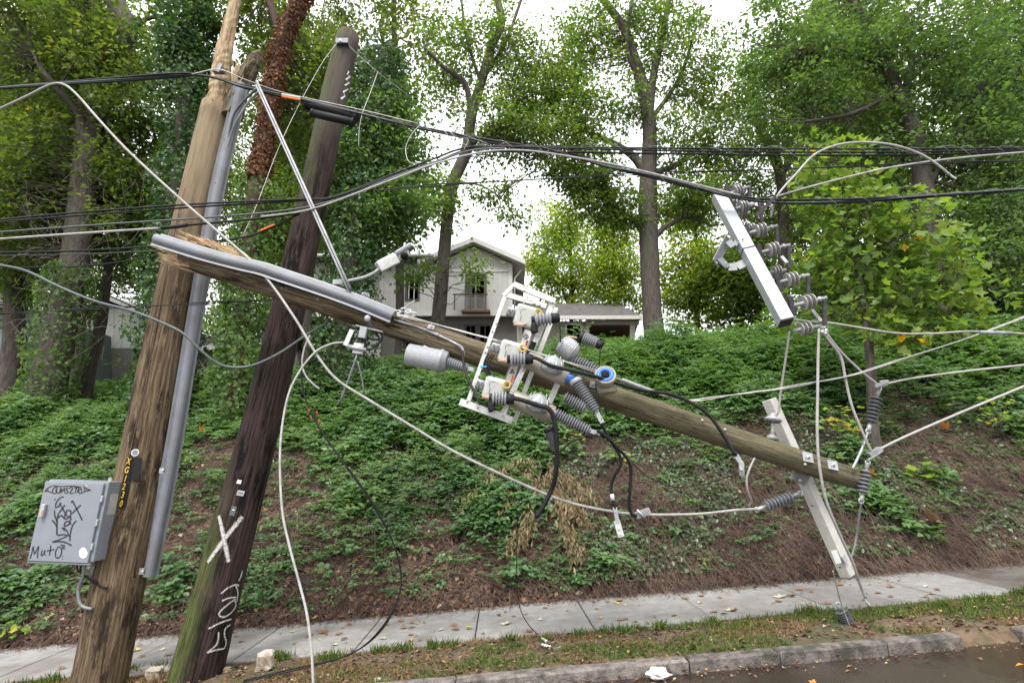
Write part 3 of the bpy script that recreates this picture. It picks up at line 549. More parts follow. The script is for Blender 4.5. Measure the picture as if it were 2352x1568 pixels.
tree('spreading_tree', 'leafy tree with pale sky gaps above the upper steel crossarm', [(1800, 800, 19, 34), (1800, 600, 19, 30), (1795, 420, 19, 26), (1765, 330, 19, 22), (1720, 250, 19, 16)], [[(1795, 400, 19, 16), (1850, 300, 19, 12), (1870, 150, 19, 8)], [(1770, 340, 19, 12), (1690, 360, 18.6, 8), (1620, 340, 18.4, 5)]],
    [(1750, 330, 130, 110, 19, 2, 64), (1800, 170, 100, 120, 19.5, 2, 46), (1690, 430, 80, 70, 19, 1.6, 28), (1860, 500, 110, 130, 19, 1.6, 46), (1690, 230, 70, 80, 19, 1.5, 22)], 'leaf_mid', per=52)
tree('edge_tree', 'dense dark tree filling the right edge behind the wires', [(2420, 860, 15, 60), (2400, 600, 15, 52), (2390, 300, 15, 44), (2360, 60, 15, 34)], [[(2395, 560, 15, 18), (2290, 500, 14.6, 12), (2200, 470, 14.2, 7)], [(2395, 620, 15, 16), (2300, 640, 14.5, 10), (2210, 655, 14.2, 6)]], [(2330, 200, 140, 220, 15.5, 2, 95), (2330, 660, 130, 120, 15, 1.8, 60), (2200, 700, 110, 90, 15.5, 1.6, 44), (2380, 450, 120, 150, 15, 1.8, 60)], 'leaf_dark', 'bark_dark', per=62)
# young trees and thickets behind the house
for k, (px, Yd, w, blobs, m, lab) in enumerate([
    (1310, 36, 14, [(1310, 640, 95, 110, 36, 2.6, 100), (1280, 520, 70, 70, 36, 1.8, 50), (1240, 600, 50, 60, 36, 1.6, 24)], 'leaf_lime', 'yellow-green young tree just right of the house gable'),
    (1410, 34, 14, [(1415, 640, 80, 120, 34, 2.6, 100), (1400, 530, 70, 70, 34, 1.6, 46)], 'leaf_lime', 'bright green young tree above the porch roof'),
    (1600, 27, 14, [(1600, 640, 100, 140, 27, 2.2, 110), (1570, 500, 60, 60, 27, 1.6, 26)], 'leaf_lime', 'lime green leafy tree right of the large oak'),
    (1700, 25, 14, [(1700, 660, 90, 110, 25, 2, 100), (1740, 560, 70, 80, 25, 1.6, 40)], 'leaf_mid', 'green tree behind the crossarm bracket'),
    (1950, 22, 16, [(1950, 680, 120, 120, 22, 1.8, 80), (2080, 640, 110, 110, 22, 1.6, 56)], 'leaf_dark', 'shady dark tree behind the sapling')]):
    tree('young_tree', lab, [(px, 800, Yd, w), (px + 4, 650, Yd, w * .7), (px - 6, 480, Yd, w * .4)], [[(px + 3, 680, Yd, w * .5), (px + 40, 580, Yd, w * .3)], [(px + 3, 720, Yd, w * .5), (px - 45, 600, Yd, w * .3)]], blobs, m, 'bark_dark', L=.2, per=48, rad=.6, group='young trees behind the house')
# far trees closing the wood, one kind copied
FT = None
FARS = [(-60, 34), (130, 38), (330, 41), (520, 36), (690, 43), (2120, 38), (2310, 34), (1900, 43)]
farlab = 'far leafy tree closing off the wood behind the houses'
FARW = ['at the left edge', 'behind the crooked trunk', 'behind the ivy-wrapped trunk', 'between light brown pole and dead-vine trunk', 'behind the dark pole', 'behind the sapling', 'at the right edge', 'right of the steel crossarm']
for i, (px, Yd) in enumerate(FARS):
    c = W(px, 800, Yd)
    if FT is None:
        FT = tree('far_tree', 'far leafy tree of the wood ' + FARW[i], [(px, 820, Yd, 22), (px + 8, 600, Yd, 18), (px - 5, 300, Yd, 12), (px, 100, Yd, 6)], [[(px + 5, 560, Yd, 8), (px + 90, 420, Yd, 5)], [(px + 5, 500, Yd, 8), (px - 90, 350, Yd, 5)]],
                  [(px, 300, 150, 190, Yd, 3.6, 130), (px - 60, 520, 110, 120, Yd, 3, 60), (px + 70, 560, 120, 130, Yd, 3, 70), (px, 150, 100, 110, Yd, 3, 46), (px, 720, 150, 80, Yd, 3, 55)], 'leaf_mid', 'bark_dark', L=.24, per=56, rad=.75, group='far trees behind the houses')
        f0 = c
    else:
        o = copy_tree(FT); o.location = FT.location + Vector((c.x - f0.x, Yd - FARS[0][1], hzf(c.x, Yd) - hzf(f0.x, FARS[0][1]))); o.rotation_euler.z = i * 1.3; s = .8 + .35 * ((i * 37) % 10) / 10; o.scale = (s, s, s * .95); o['label'] = 'far leafy tree of the wood ' + FARW[i]
# trees of the wood between the houses and the tall trunks, one kind copied
MT = None; mids = [(180, 21, 'on the far left'), (20, 20, 'at the left edge'), (520, 21, 'behind the light brown pole top'), (690, 20, 'behind the dead-vine trunk'), (900, 24, 'behind the ivy-clad tree'), (1900, 24, 'right of the upper crossarm'), (2150, 22, 'behind the spreading trunk')]
for i, (px, Yd, wh) in enumerate(mids):
    lab = 'leafy green forest tree with backlit crown ' + wh; c = W(px, 700, Yd)
    if MT is None:
        MT = tree('forest_tree', lab, [(px, 830, Yd, 24), (px + 8, 600, Yd, 20), (px - 5, 300, Yd, 15), (px, 60, Yd, 9)], [[(px + 5, 460, Yd, 9), (px + 90, 320, Yd, 5)], [(px + 5, 400, Yd, 9), (px - 90, 250, Yd, 5)]],
                  [(px, 300, 140, 170, Yd, 2.3, 55), (px - 60, 480, 110, 110, Yd, 2, 26), (px + 70, 500, 120, 100, Yd, 2, 28), (px + 10, 80, 130, 140, Yd, 2.2, 40), (px - 20, -100, 120, 110, Yd, 2, 22)], 'leaf_olive', 'bark_dark', L=.17, per=52, rad=.55, group='forest trees behind the tall trunks')
        m0 = c
    else:
        o = copy_tree(MT); o.location = MT.location + Vector((c.x - m0.x, Yd - mids[0][1], hzf(c.x, Yd) - hzf(m0.x, mids[0][1]))); o.rotation_euler.z = 0.9 + i * 1.7; s = .92 + .25 * ((i * 37) % 10) / 10; o.scale = (s, s, s); o['label'] = lab
# lime-leaved sapling in front, large lobed leaves
sap = [(2006, 985, 9, 26), (2000, 860, 9, 22), (1992, 760, 9, 18), (1975, 640, 9, 14), (1940, 480, 9, 9), (1905, 350, 9, 5)]
tree('tulip_sapling', 'young tree with large lobed lime-green leaves and a few orange ones', sap, [[(1990, 740, 9, 10), (2060, 690, 8.8, 7), (2150, 650, 8.6, 4)], [(1975, 640, 9, 9), (2040, 560, 8.8, 6), (2120, 520, 8.6, 4)], [(1985, 700, 9, 8), (1920, 640, 9.1, 5), (1860, 600, 9.2, 3)], [(1950, 520, 9, 7), (2010, 450, 8.8, 5), (2080, 430, 8.6, 3)], [(1992, 780, 9, 8), (2080, 770, 8.7, 5), (2180, 740, 8.5, 3)], [(1940, 480, 9, 6), (1880, 440, 9, 4), (1840, 420, 9, 3)]],
    [(1905, 350, 75, 55, 9, .4, 22), (1930, 450, 110, 60, 9, .6, 40), (2050, 500, 120, 80, 8.8, .7, 46), (1930, 580, 110, 70, 9, .6, 36), (2120, 600, 120, 90, 8.7, .7, 46), (2000, 680, 120, 70, 9, .7, 36), (2190, 690, 120, 60, 8.6, .6, 30), (2100, 760, 120, 50, 8.7, .6, 24), (1850, 720, 70, 70, 9.4, .5, 12), (1850, 640, 50, 60, 9.3, .5, 10)], 'leaf_tulip', 'bark', L=.11, per=7, rad=.22, lobed=True, tw=.006)
# ---------------------------------------------------------------- ground cover on the bank
leafmat('cover_leaf', [(0, (0.043, 0.093, 0.038)), (.5, (0.085, 0.165, 0.058)), (.88, (0.139, 0.230, 0.080)), (.97, (0.213, 0.285, 0.064)), (1, (0.480, 0.373, 0.043))], 0.35, 0.42, 0.5)
leafmat('shrub_leaf', [(0, (0.045, 0.099, 0.031)), (.55, (0.091, 0.175, 0.054)), (1, (0.160, 0.264, 0.069))], 0.4, 0.45)
leafmat('ivy_leaf', [(0, (0.034, 0.062, 0.030)), (.7, (0.072, 0.118, 0.052)), (1, (0.117, 0.157, 0.067))], 0.15, 0.35, 0.5)
leafmat('litter_leaf', [(0, (0.045, 0.022, 0.015)), (.4, (0.11, 0.055, 0.035)), (.8, (0.19, 0.10, 0.06)), (.93, (0.27, 0.17, 0.10)), (.97, (0.42, 0.36, 0.27)), (1, (0.45, 0.26, 0.05))], 0.08, 0.7)
leafmat('tan_leaf', [(0, (0.10, 0.07, 0.035)), (.6, (0.20, 0.145, 0.075)), (1, (0.32, 0.25, 0.14))], 0.15, 0.65)
leafmat('grass_blade', [(0, (0.04, 0.08, 0.014)), (.5, (0.08, 0.13, 0.022)), (1, (0.15, 0.19, 0.04))], 0.3, 0.5)
leafmat('dry_blade', [(0, (0.12, 0.075, 0.03)), (.6, (0.22, 0.15, 0.065)), (1, (0.32, 0.25, 0.12))], 0.2, 0.7)
def sstep(a): a = np.clip(a, 0, 1); return a * a * (3 - 2 * a)
def green(x, y):
    s = y - 7.08; s0 = np.clip(1.25 + 0.06 * x, 0.95, 1.5)
    return sstep((s - s0) / 2.1 + (fbm(x * 0.95 + 3, y * 0.95, 21) - 0.5) * 4.6 + 0.12) * .97 + .03
def bank_normal(x, y, e=0.15):
    n = np.stack([-(hz(x + e, y) - hz(x - e, y)) / (2 * e), -(hz(x, y + e) - hz(x, y - e)) / (2 * e), np.ones_like(x)], 1); return nrmz(n)
def sample(n, y0, y1, spread=1.02, pw_=1.0):
    y = y0 + (y1 - y0) * RNG.random(n) ** pw_; x = (RNG.random(n) * 2 - 1) * (y * spread); return x, y
def plants(x, y, hgt, rad, nl, nf, L, Wd, name, m, hue0=None, lean=0.55):
    n = len(x); Z = hz(x, y); B = np.stack([x, y, Z], 1); nr = bank_normal(x, y)
    B = np.repeat(B, nl, 0); nr = np.repeat(nr, nl, 0); k = n * nl; h = np.repeat(hgt, nl); R = np.repeat(rad, nl)
    a = RNG.uniform(0, 2 * math.pi, k); q = np.sqrt(RNG.random(k)); out = np.stack([np.cos(a), np.sin(a), np.zeros(k)], 1)
    tip = B + out * (R * q)[:, None] + np.array([0, 0, 1.0]) * (h * (1 - 0.55 * q * q) * RNG.uniform(.45, 1.1, k))[:, None] + nr * 0.02
    D0 = nrmz(out * 0.9 + np.array([0, -0.12, 0.05]) + rdir(k) * 0.35); N0 = nrmz(np.array([0, -0.35, 1.0]) + rdir(k) * 0.42); S0 = nrmz(np.cross(D0, N0))
    sz = L * RNG.uniform(.7, 1.3, k); C = []; D = []; N = []; Ls = []; hu = []; base = np.repeat(hue0 if hue0 is not None else RNG.random(n), nl)
    for j in range(nf):
        if j == 0: c = tip; d = D0
        else:
            sd = 1 if j % 2 else -1; c = tip - D0 * (sz * 0.45 * ((j + 1) // 2))[:, None]; d = nrmz(D0 * 0.55 + S0 * sd)
        C.append(c); D.append(d); N.append(N0 + rdir(k) * .12); Ls.append(sz * (1.15 if j == 0 else 1.0)); hu.append(base * .5 + RNG.random(k) * .5)
    C, D, N, Ls, hu = map(np.concatenate, (C, D, N, Ls, hu)); me = leaf_mesh(name, C, D, N, Ls, Ls * Wd, hu, 0.15); return me
x, y = sample(30000, 7.2, 13.2, 1.0); keep = RNG.random(len(x)) < green(x, y); x, y = x[keep][:9000], y[keep][:9000]; s = y - 7.08
big = fbm(x * 1.3 + 7, y * 1.3, 91); tall = sstep((big - .5) * 6); hue = np.clip(fbm(x * .8, y * .8, 8) * 1.8 - .45 + RNG.normal(size=len(x)) * .16, 0, 1); hgt = (.07 + .035 * s) * RNG.uniform(.5, 1.6, len(x)) + tall * .28
for nm, sel, L_, nl_, rad_, lab in (('bank_ground_cover', tall < .35, .064, 8, .19, 'low bramble-like green ground cover spreading over the bank'), ('bank_bushes', tall >= .35, .088, 11, .24, 'taller leafy bushes rising in clumps out of the ground cover')):
    me = plants(x[sel], y[sel], hgt[sel], np.full(sel.sum(), rad_), nl_, 5, L_, .62, nm, 'cover_leaf', hue[sel]); tag(link(nm, me, 'cover_leaf'), lab, 'ground cover', kind='stuff')
x, y = sample(1500, 7.2, 10.5, .95); me = plants(x, y, np.full(len(x), .10), np.full(len(x), .13), 5, 3, .06, .7, 'bank_weeds', 'cover_leaf')
tag(link('bank_weeds', me, 'cover_leaf'), 'scattered green weeds among the brown leaf litter of the bank', 'weeds', kind='stuff')
leafmat('fern_leaf', [(0, (0.075, 0.14, 0.055)), (.6, (0.12, 0.20, 0.075)), (1, (0.20, 0.28, 0.09))], 0.4, 0.45)
x, y = sample(330, 8.3, 13.0, .95); k = RNG.random(len(x)) < green(x, y); x, y = x[k], y[k]; n = len(x); me = plants(x, y, RNG.uniform(.3, .75, n), RNG.uniform(.2, .34, n), 30, 7, .06, .36, 'upright_weeds', 'fern_leaf'); tag(link('upright_weeds', me, 'fern_leaf'), 'pale green feathery weeds standing above the ground cover', 'weeds', kind='stuff')
# shrubs along the top of the bank
x, y = sample(2600, 10.6, 14.5, .98); keep = fbm(x * .5, y * .5, 31) > .36; x, y = x[keep], y[keep]
n = len(x); hh = np.clip(.15 + 2.6 * (fbm(x * .8, y * .8, 33) - .28), .15, 1.5) * (.6 + .5 * (y - 10.6) / 4) * np.clip(.35 + (x + 1.5) * .22, .35, 1.0)
me = plants(x, y, hh, np.full(n, .42), 30, 5, .085, .5, 'bank_shrubs', 'shrub_leaf', np.clip(fbm(x * .9, y * .9, 35) * 1.6 - .3, 0, 1)); tag(link('bank_shrubs', me, 'shrub_leaf'), 'dense green shrubs massed along the top of the bank', 'shrubs', kind='stuff')
x, y = sample(700, 14.5, 24, 1.0); n = len(x); me = plants(x, y, RNG.uniform(.3, .8, n), np.full(n, .7), 36, 5, .13, .5, 'hill_undergrowth', 'shrub_leaf'); tag(link('hill_undergrowth', me, 'shrub_leaf'), 'green undergrowth on the hill in front of the houses', 'undergrowth', kind='stuff')
# ivy low on the right
x = RNG.uniform(.8, 8, 17000); y = 7.2 + 2.6 * RNG.random(17000); keep = fbm(x * 1.1, y * 1.1, 51) > .50; x, y = x[keep], y[keep]; n = len(x); nr = bank_normal(x, y); C = np.stack([x, y, hz(x, y)], 1) + nr * RNG.uniform(.04, .15, n)[:, None]
D = nrmz(rdir(n) + np.array([0, -.4, -.5])); l = RNG.uniform(.04, .075, n); tag(link('ground_ivy', leaf_mesh('ground_ivy', C, D, nrmz(nr + rdir(n) * .35), l, l * .95, RNG.random(n)), 'ivy_leaf'), 'dark ivy creeping over the lower right of the bank', 'ivy', kind='stuff')
# leaf litter and dry stems
x, y = sample(26000, 7.05, 12, 1.0, 1.5); n = len(x); nr = bank_normal(x, y); C = np.stack([x, y, hz(x, y)], 1) + nr * RNG.uniform(.005, .05, n)[:, None]; D = nrmz(np.cross(nr, rdir(n))); l = RNG.uniform(.035, .095, n) 
tag(link('leaf_litter', leaf_mesh('leaf_litter', C, D, nrmz(nr + rdir(n) * .45), l, l * RNG.uniform(.4, .8, n), RNG.random(n) ** 1.25, .2), 'litter_leaf'), 'brown leaf litter covering the lower bank', 'leaf litter', kind='stuff')
def dry_stems(name, n, y0, y1, L0, L1, r, label, mask=None, down=0.7, x0=None):
    x, y = sample(n, y0, y1, 1.0, 1.2)
    if x0 is not None: x = RNG.uniform(x0[0], x0[1], n)
    if mask is not None: k = RNG.random(n) < mask(x, y); x, y = x[k], y[k]
    n = len(x); nr = bank_normal(x, y); P = np.stack([x, y, hz(x, y)], 1) + nr * RNG.uniform(.0, .07, n)[:, None]
    d = nrmz(rdir(n) + np.array([0, -down, -down * .7])); d -= nr * (d * nr).sum(1, keepdims=True) * .85; d = nrmz(d); Ln = RNG.uniform(L0, L1, n)[:, None]; sd = nrmz(np.cross(d, nr)) * RNG.normal(size=(n, 1)) * .25
    arch = nr * RNG.uniform(.0, .22, n)[:, None]; q = np.stack([P, P + d * Ln * .33 + arch * Ln + sd * Ln * .4, P + d * Ln * .66 + arch * Ln * .9 + sd * Ln, P + d * Ln + sd * Ln * 1.3], 1)
    V, F = multi_tube(q, np.linspace(1, .5, 4)[None] * (r * RNG.uniform(.6, 1.5, n))[:, None], 3); return tag(link(name, rawmesh(name, V, F), 'stem_brown'), label, 'stems', kind='stuff')
dry_stems('dry_stems', 14000, 7.1, 11.0, .15, .75, .0032, 'tangle of thin brown vine stems on the bank')
dry_stems('dead_stalks', 2600, 8.0, 12.0, .3, 1.0, .0035, 'pale dead stalks poking through the ground cover', down=.2)
dry_stems('dry_stems', 6500, 7.1, 10.2, .3, 1.0, .003, 'dense mat of hanging brown stems on the right of the bank', down=1.2, x0=(.8, 8.5))
# grass and litter on the verge
def blades(name, x, y, L, m, label, zf, lean=.5, w=.11):
    n = len(x); C = np.stack([x, y, zf(x, y) - .006], 1); D = nrmz(rdir(n) * lean + np.array([0, 0, .75])); D[:, 2] = np.abs(D[:, 2]); N = rdir(n)
    tag(link(name, leaf_mesh(name, C, D, N, L, L * w, RNG.random(n), .05), m), label, 'grass', kind='stuff')
def vz(x, y): return clipx(x) - 0.012 + 0.05 * (fbm(x * 3, y * 3, 9) - 0.5) + 0.02 * np.sin((y - KY) * 3)
x = RNG.uniform(-8, 8, 60000); y = RNG.uniform(KY + .13, SY0 + .03, 60000); gm = fbm(x * 1.6, y * 2.4, 61) + np.clip(x * .04 - .05, -.18, .12); k = gm > .5; xg, yg = x[k], y[k]
blades('verge_grass', xg, yg, RNG.uniform(.025, .075, len(xg)), 'grass_blade', 'short green grass growing on the verge by the kerb', vz, .8)
k = (fbm(x * 1.3 + 9, y * 2 + 4, 71) > .47) & (gm < .56); xg, yg = x[k], y[k]
blades('dry_grass', xg, yg, RNG.uniform(.02, .07, len(xg)), 'dry_blade', 'dry straw-coloured grass patches on the verge', vz, 1.2)
tx = RNG.uniform(-5, 6, 46); ty = SY0 - np.abs(RNG.normal(size=46)) * .1; xg = np.repeat(tx, 46) + RNG.normal(size=46 * 46) * .035; yg = np.repeat(ty, 46) + RNG.normal(size=46 * 46) * .03
blades('grass_tufts', xg, yg, RNG.uniform(.05, .12, len(xg)), 'grass_blade', 'taller green grass tufts along the edge of the sidewalk', vz, .55)
x = RNG.uniform(-8, 8, 5200); y = RNG.uniform(KY + .12, SY0, 5200); n = len(x); C = np.stack([x, y, vz(x, y) + RNG.uniform(.002, .02, n)], 1); l = RNG.uniform(.02, .06, n)
tag(link('verge_litter', leaf_mesh('verge_litter', C, nrmz(np.cross(np.array([0, 0, 1.]), rdir(n))), nrmz(np.array([0, 0, 1.]) + rdir(n) * .35), l, l * .6, RNG.random(n) ** 1.2), 'litter_leaf'), 'small brown leaves and debris strewn on the verge', 'leaf litter', kind='stuff')
x = RNG.uniform(-6, 7, 900); y = KY - np.abs(RNG.normal(size=900)) * .10 - .01; n = len(x); C = np.stack([x, y, clipx(x) - .083 + RNG.uniform(.004, .02, n)], 1); l = RNG.uniform(.015, .05, n)
tag(link('gutter_litter', leaf_mesh('gutter_litter', C, nrmz(np.cross(np.array([0, 0, 1.]), rdir(n))), nrmz(np.array([0, 0, 1.]) + rdir(n) * .3), l, l * .6, RNG.random(n)), 'litter_leaf'), 'wet leaf debris gathered in the gutter below the kerb', 'leaf litter', kind='stuff')

# dry hanging vines on the left trees
n = 200; px = RNG.uniform(20, 520, n); py = RNG.uniform(380, 760, n); Q = []
for a, b in zip(px, py):
    p0 = np.array(W(a, b, 11.3 + random.random())); d = np.array([random.gauss(0, .5), random.gauss(0, .2), -random.uniform(.1, 1.0)]); c = np.array([random.gauss(0, .35), 0, random.gauss(0, .3)]); Q.append([p0 + d * t + c * math.sin(t * 3.1) * .6 for t in (0, .3, .6, 1.0)])
V, F = multi_tube(np.array(Q), np.full((n, 4), .0036), 3); tag(link('hanging_vines', rawmesh('hanging_vines', V, F), 'vine_grey'), 'tangle of dry grey-brown vines hanging among the left trees', 'vines', kind='stuff')

# dirt and small litter swept along the back edge of the sidewalk
n = 2600; x = RNG.uniform(-8, SEND, n); y = SY1 - np.abs(RNG.normal(size=n)) * .09; C = np.stack([x, y, GR * x + .014 + RNG.uniform(.001, .02, n)], 1); l = RNG.uniform(.012, .05, n)
tag(link('edge_litter', leaf_mesh('edge_litter', C, nrmz(np.cross(np.array([0, 0, 1.]), rdir(n))), nrmz(np.array([0, 0, 1.]) + rdir(n) * .3), l, l * .5, RNG.random(n) ** 1.3 * .95), 'litter_leaf'), 'brown crumbs and bits of leaf along the back edge of the sidewalk', 'leaf litter', kind='stuff')
# ---------------------------------------------------------------- utility poles
def polemat(name, base, light, dark, moss=None, top=None, vtop=(3.2, 5.5)):
    m = bpy.data.materials.new(name); m.use_nodes = True; nt = m.node_tree; n = nt.nodes; l = nt.links; b = n['Principled BSDF']; b.inputs['Roughness'].default_value = 0.85; b.inputs['Specular IOR Level'].default_value = 0.12
    uv = n.new('ShaderNodeUVMap'); sp = n.new('ShaderNodeSeparateXYZ'); l.new(uv.outputs[0], sp.inputs[0])
    def noise(su, sv, det=6, ro=.6):
        mp = n.new('ShaderNodeMapping'); mp.inputs['Scale'].default_value = (su, sv, 1); l.new(uv.outputs[0], mp.inputs[0]); t = n.new('ShaderNodeTexNoise'); t.inputs['Scale'].default_value = 1; t.inputs['Detail'].default_value = det; t.inputs['Roughness'].default_value = ro; l.new(mp.outputs[0], t.inputs['Vector']); return t.outputs['Fac']
    def rng(x, a, c, lo=0, hi=1):
        r = n.new('ShaderNodeMapRange'); r.interpolation_type = 'SMOOTHSTEP'; r.inputs[1].default_value, r.inputs[2].default_value, r.inputs[3].default_value, r.inputs[4].default_value = a, c, lo, hi; l.new(x, r.inputs[0]); return r.outputs[0]
    def mix(f, a, c):
        x = n.new('ShaderNodeMix'); x.data_type = 'RGBA'; l.new(f, x.inputs[0])
        for s, i in ((a, 6), (c, 7)):
            if isinstance(s, tuple): x.inputs[i].default_value = (*s, 1)
            else: l.new(s, x.inputs[i])
        return x.outputs[2]
    def mul(a, c):
        x = n.new('ShaderNodeMath'); x.operation = 'MULTIPLY'; l.new(a, x.inputs[0]); l.new(c, x.inputs[1]); return x.outputs[0]
    c = mix(rng(noise(48, 2.0), .40, .62), base, light); c = mix(rng(noise(7, 1.3, 9, .72), .47, .60), c, dark); c = mix(rng(noise(110, 2.4, 3), .58, .68), c, dark); c = mix(rng(noise(22, 5, 6, .7), .56, .66), c, light)
    if top: c = mix(mul(rng(sp.outputs[1], *vtop), rng(noise(14, .9), .3, .6, .5, 1)), c, top)
    if moss:
        for (a0, a1, b0, b1, v0, v1, v2, v3, col) in moss:
            f = mul(mul(rng(sp.outputs[0], a0, a1), rng(sp.outputs[0], b0, b1, 1, 0)), mul(rng(sp.outputs[1], v0, v1), rng(sp.outputs[1], v2, v3, 1, 0))); f = mul(f, rng(noise(55, 3.0, 7, .7), .36, .58)); f = mul(f, rng(noise(6, 1.6, 6, .7), .30, .55, .35, 1)); c = mix(f, c, col)
    l.new(c, b.inputs['Base Color']); bp = n.new('ShaderNodeBump'); bp.inputs['Strength'].default_value = 1.0; bp.inputs['Distance'].default_value = .02; l.new(noise(75, 3.0, 8, .7), bp.inputs['Height']); l.new(bp.outputs[0], b.inputs['Normal']); MATS[name] = m
polemat('pole_light', (0.084, 0.057, 0.034), (0.195, 0.146, 0.092), (0.028, 0.0195, 0.0135), top=(0.275, 0.213, 0.138))
polemat('shard_wood', (0.40, 0.29, 0.175), (0.52, 0.41, 0.27), (0.22, 0.14, 0.075))
polemat('pole_dark', (0.026, 0.017, 0.0155), (0.062, 0.041, 0.037), (0.006, 0.005, 0.005), moss=[(.12, .26, .60, .80, -1, -.5, .9, 2.0, (0.10, 0.125, 0.035)), (.10, .22, .40, .60, .8, 1.5, 4.2, 5, (0.07, 0.085, 0.04)), (.15, .3, .62, .85, 4.5, 5.5, 9, 10, (0.085, 0.095, 0.045))], top=(0.085, 0.07, 0.062), vtop=(5.2, 6.6))
polemat('pole_fallen', (0.094, 0.07, 0.045), (0.24, 0.196, 0.13), (0.026, 0.019, 0.013), moss=[(-1, -.5, 5, 6, 2.0, 4.2, 30, 31, (0.13, 0.122, 0.074))])
def pole_pts(spec): return [W(a, b, Y) for a, b, Y, w in spec], [w * T(a, b, Y) / 2 for a, b, Y, w in spec]
LP = [(226, 1575, 5.32, 112), (239, 1511, 5.32, 110), (278, 1310, 5.34, 107), (326, 1075, 5.37, 101), (401, 688, 5.42, 84), (458, 437, 5.46, 75), (500, 245, 5.5, 66)]
DP = [(437, 1600, 5.42, 118), (458, 1520, 5.42, 112), (512, 1310, 5.48, 100), (620, 890, 5.66, 80), (714, 480, 5.9, 66), (770, 211, 6.1, 58), (800, 84, 6.2, 50)]
FP = [(435, 582, 4.98, 74), (608, 641, 4.98, 71), (800, 708, 4.98, 64), (985, 774, 4.97, 58), (1456, 930, 4.94, 56), (1842, 1060, 4.9, 52), (1982, 1104, 4.88, 46)]
def surf(spec, px, py, lift=.004):                          # where the ray meets the front of a pole
    pts, rs = pole_pts(spec); d = ray(px, py).normalized(); o = Vector((0, 0, CAMH)); best = None; t = 3.0
    for _ in range(4000):
        p = o + d * t; dm = 9; q = None
        for i in range(len(pts) - 1):
            ab = pts[i + 1] - pts[i]; u = max(0, min(1, (p - pts[i]).dot(ab) / ab.length_squared)); c = pts[i] + ab * u; e = (p - c).length - (rs[i] * (1 - u) + rs[i + 1] * u)
            if e < dm: dm, q = e, c
        if dm < .0015: nn = (p - q).normalized(); return p + nn * lift, nn
        t += max(dm * .7, .0008)
        if t > 9: break
    return o + d * 5, Vector((0, -1, 0))
def stroke(mb, spec, pts, w, lift=.011, sub=4):
    z = catmull(pts, sub) if len(pts) > 2 else [tuple(np.array(pts[0]) * (1 - i / 6) + np.array(pts[1]) * i / 6) for i in range(7)]
    s = [surf(spec, a, b, lift) for a, b in z]; mb.ribbon([q[0] for q in s], [w * T(a, b, 5.2) * random.uniform(.85, 1.15) for a, b in z], [q[1] for q in s])
def spray(name, col, a=.85):                                # sprayed paint: soft edges through alpha, with wood grain gaps
    m = bpy.data.materials.new(name); m.use_nodes = True; n = m.node_tree.nodes; l = m.node_tree.links; b = n['Principled BSDF']; b.inputs['Base Color'].default_value = (*col, 1); b.inputs['Roughness'].default_value = .7
    uv = n.new('ShaderNodeUVMap'); sp = n.new('ShaderNodeSeparateXYZ'); l.new(uv.outputs[0], sp.inputs[0]); x = n.new('ShaderNodeMath'); x.operation = 'PINGPONG'; x.inputs[1].default_value = .5; l.new(sp.outputs[0], x.inputs[0])
    r = n.new('ShaderNodeMapRange'); r.inputs[1].default_value, r.inputs[2].default_value = 0, .34; r.inputs[4].default_value = a; l.new(x.outputs[0], r.inputs[0])
    tc = n.new('ShaderNodeTexCoord'); t = n.new('ShaderNodeTexNoise'); t.inputs['Scale'].default_value = 70; l.new(tc.outputs['Object'], t.inputs[0]); q = n.new('ShaderNodeMapRange'); q.inputs[1].default_value, q.inputs[2].default_value, q.inputs[3].default_value = .3, .55, .35; l.new(t.outputs[0], q.inputs[0])
    y = n.new('ShaderNodeMath'); y.operation = 'MULTIPLY'; l.new(r.outputs[0], y.inputs[0]); l.new(q.outputs[0], y.inputs[1]); l.new(y.outputs[0], b.inputs['Alpha']); MATS[name] = m
spray('spray_white', (.55, .53, .51), .8)
def sweep(mb, prof, pts, out, k=4):                         # closed profile (side, out) swept along pts, 'out' points away from the pole
    pts = [Vector(p) for p in (catmull([tuple(p) for p in pts], k) if len(pts) > 2 else pts)]; m = len(pts); np_ = len(prof); b = len(mb.v)
    for i, p in enumerate(pts):
        d = (pts[min(i + 1, m - 1)] - pts[max(i - 1, 0)]).normalized(); o = Vector(out); o = (o - d * o.dot(d)).normalized(); sd = d.cross(o)
        mb.v += [p + sd * a + o * c for a, c in prof]
    for i in range(m - 1):
        for j in range(np_): mb.face((b + i * np_ + j, b + i * np_ + (j + 1) % np_, b + (i + 1) * np_ + (j + 1) % np_, b + (i + 1) * np_ + j))
    mb.face([b + j for j in range(np_)][::-1]); mb.face([b + (m - 1) * np_ + j for j in range(np_)]); return mb
def uprof(r, fl, h, th=.006, n=8):
    o = [(-r - fl, 0), (-r, 0)] + [(-r * math.cos(math.pi * i / n), h * math.sin(math.pi * i / n) + .002) for i in range(n + 1)] + [(r, 0), (r + fl, 0)]
    return o + [(a * (1 - th / (r + fl)), c - th) for a, c in o[::-1]]
def char_mesh(ch, size, font_bold=True):
    cu = bpy.data.curves.new('t', 'FONT'); cu.body = ch; cu.size = size; cu.align_x = 'CENTER'; cu.align_y = 'CENTER'; cu.extrude = .001; cu.offset = .0012 if font_bold else 0
    o = bpy.data.objects.new('t', cu); COL.objects.link(o); dg = bpy.context.evaluated_depsgraph_get(); me = bpy.data.meshes.new_from_object(o.evaluated_get(dg)); bpy.data.objects.remove(o); return me
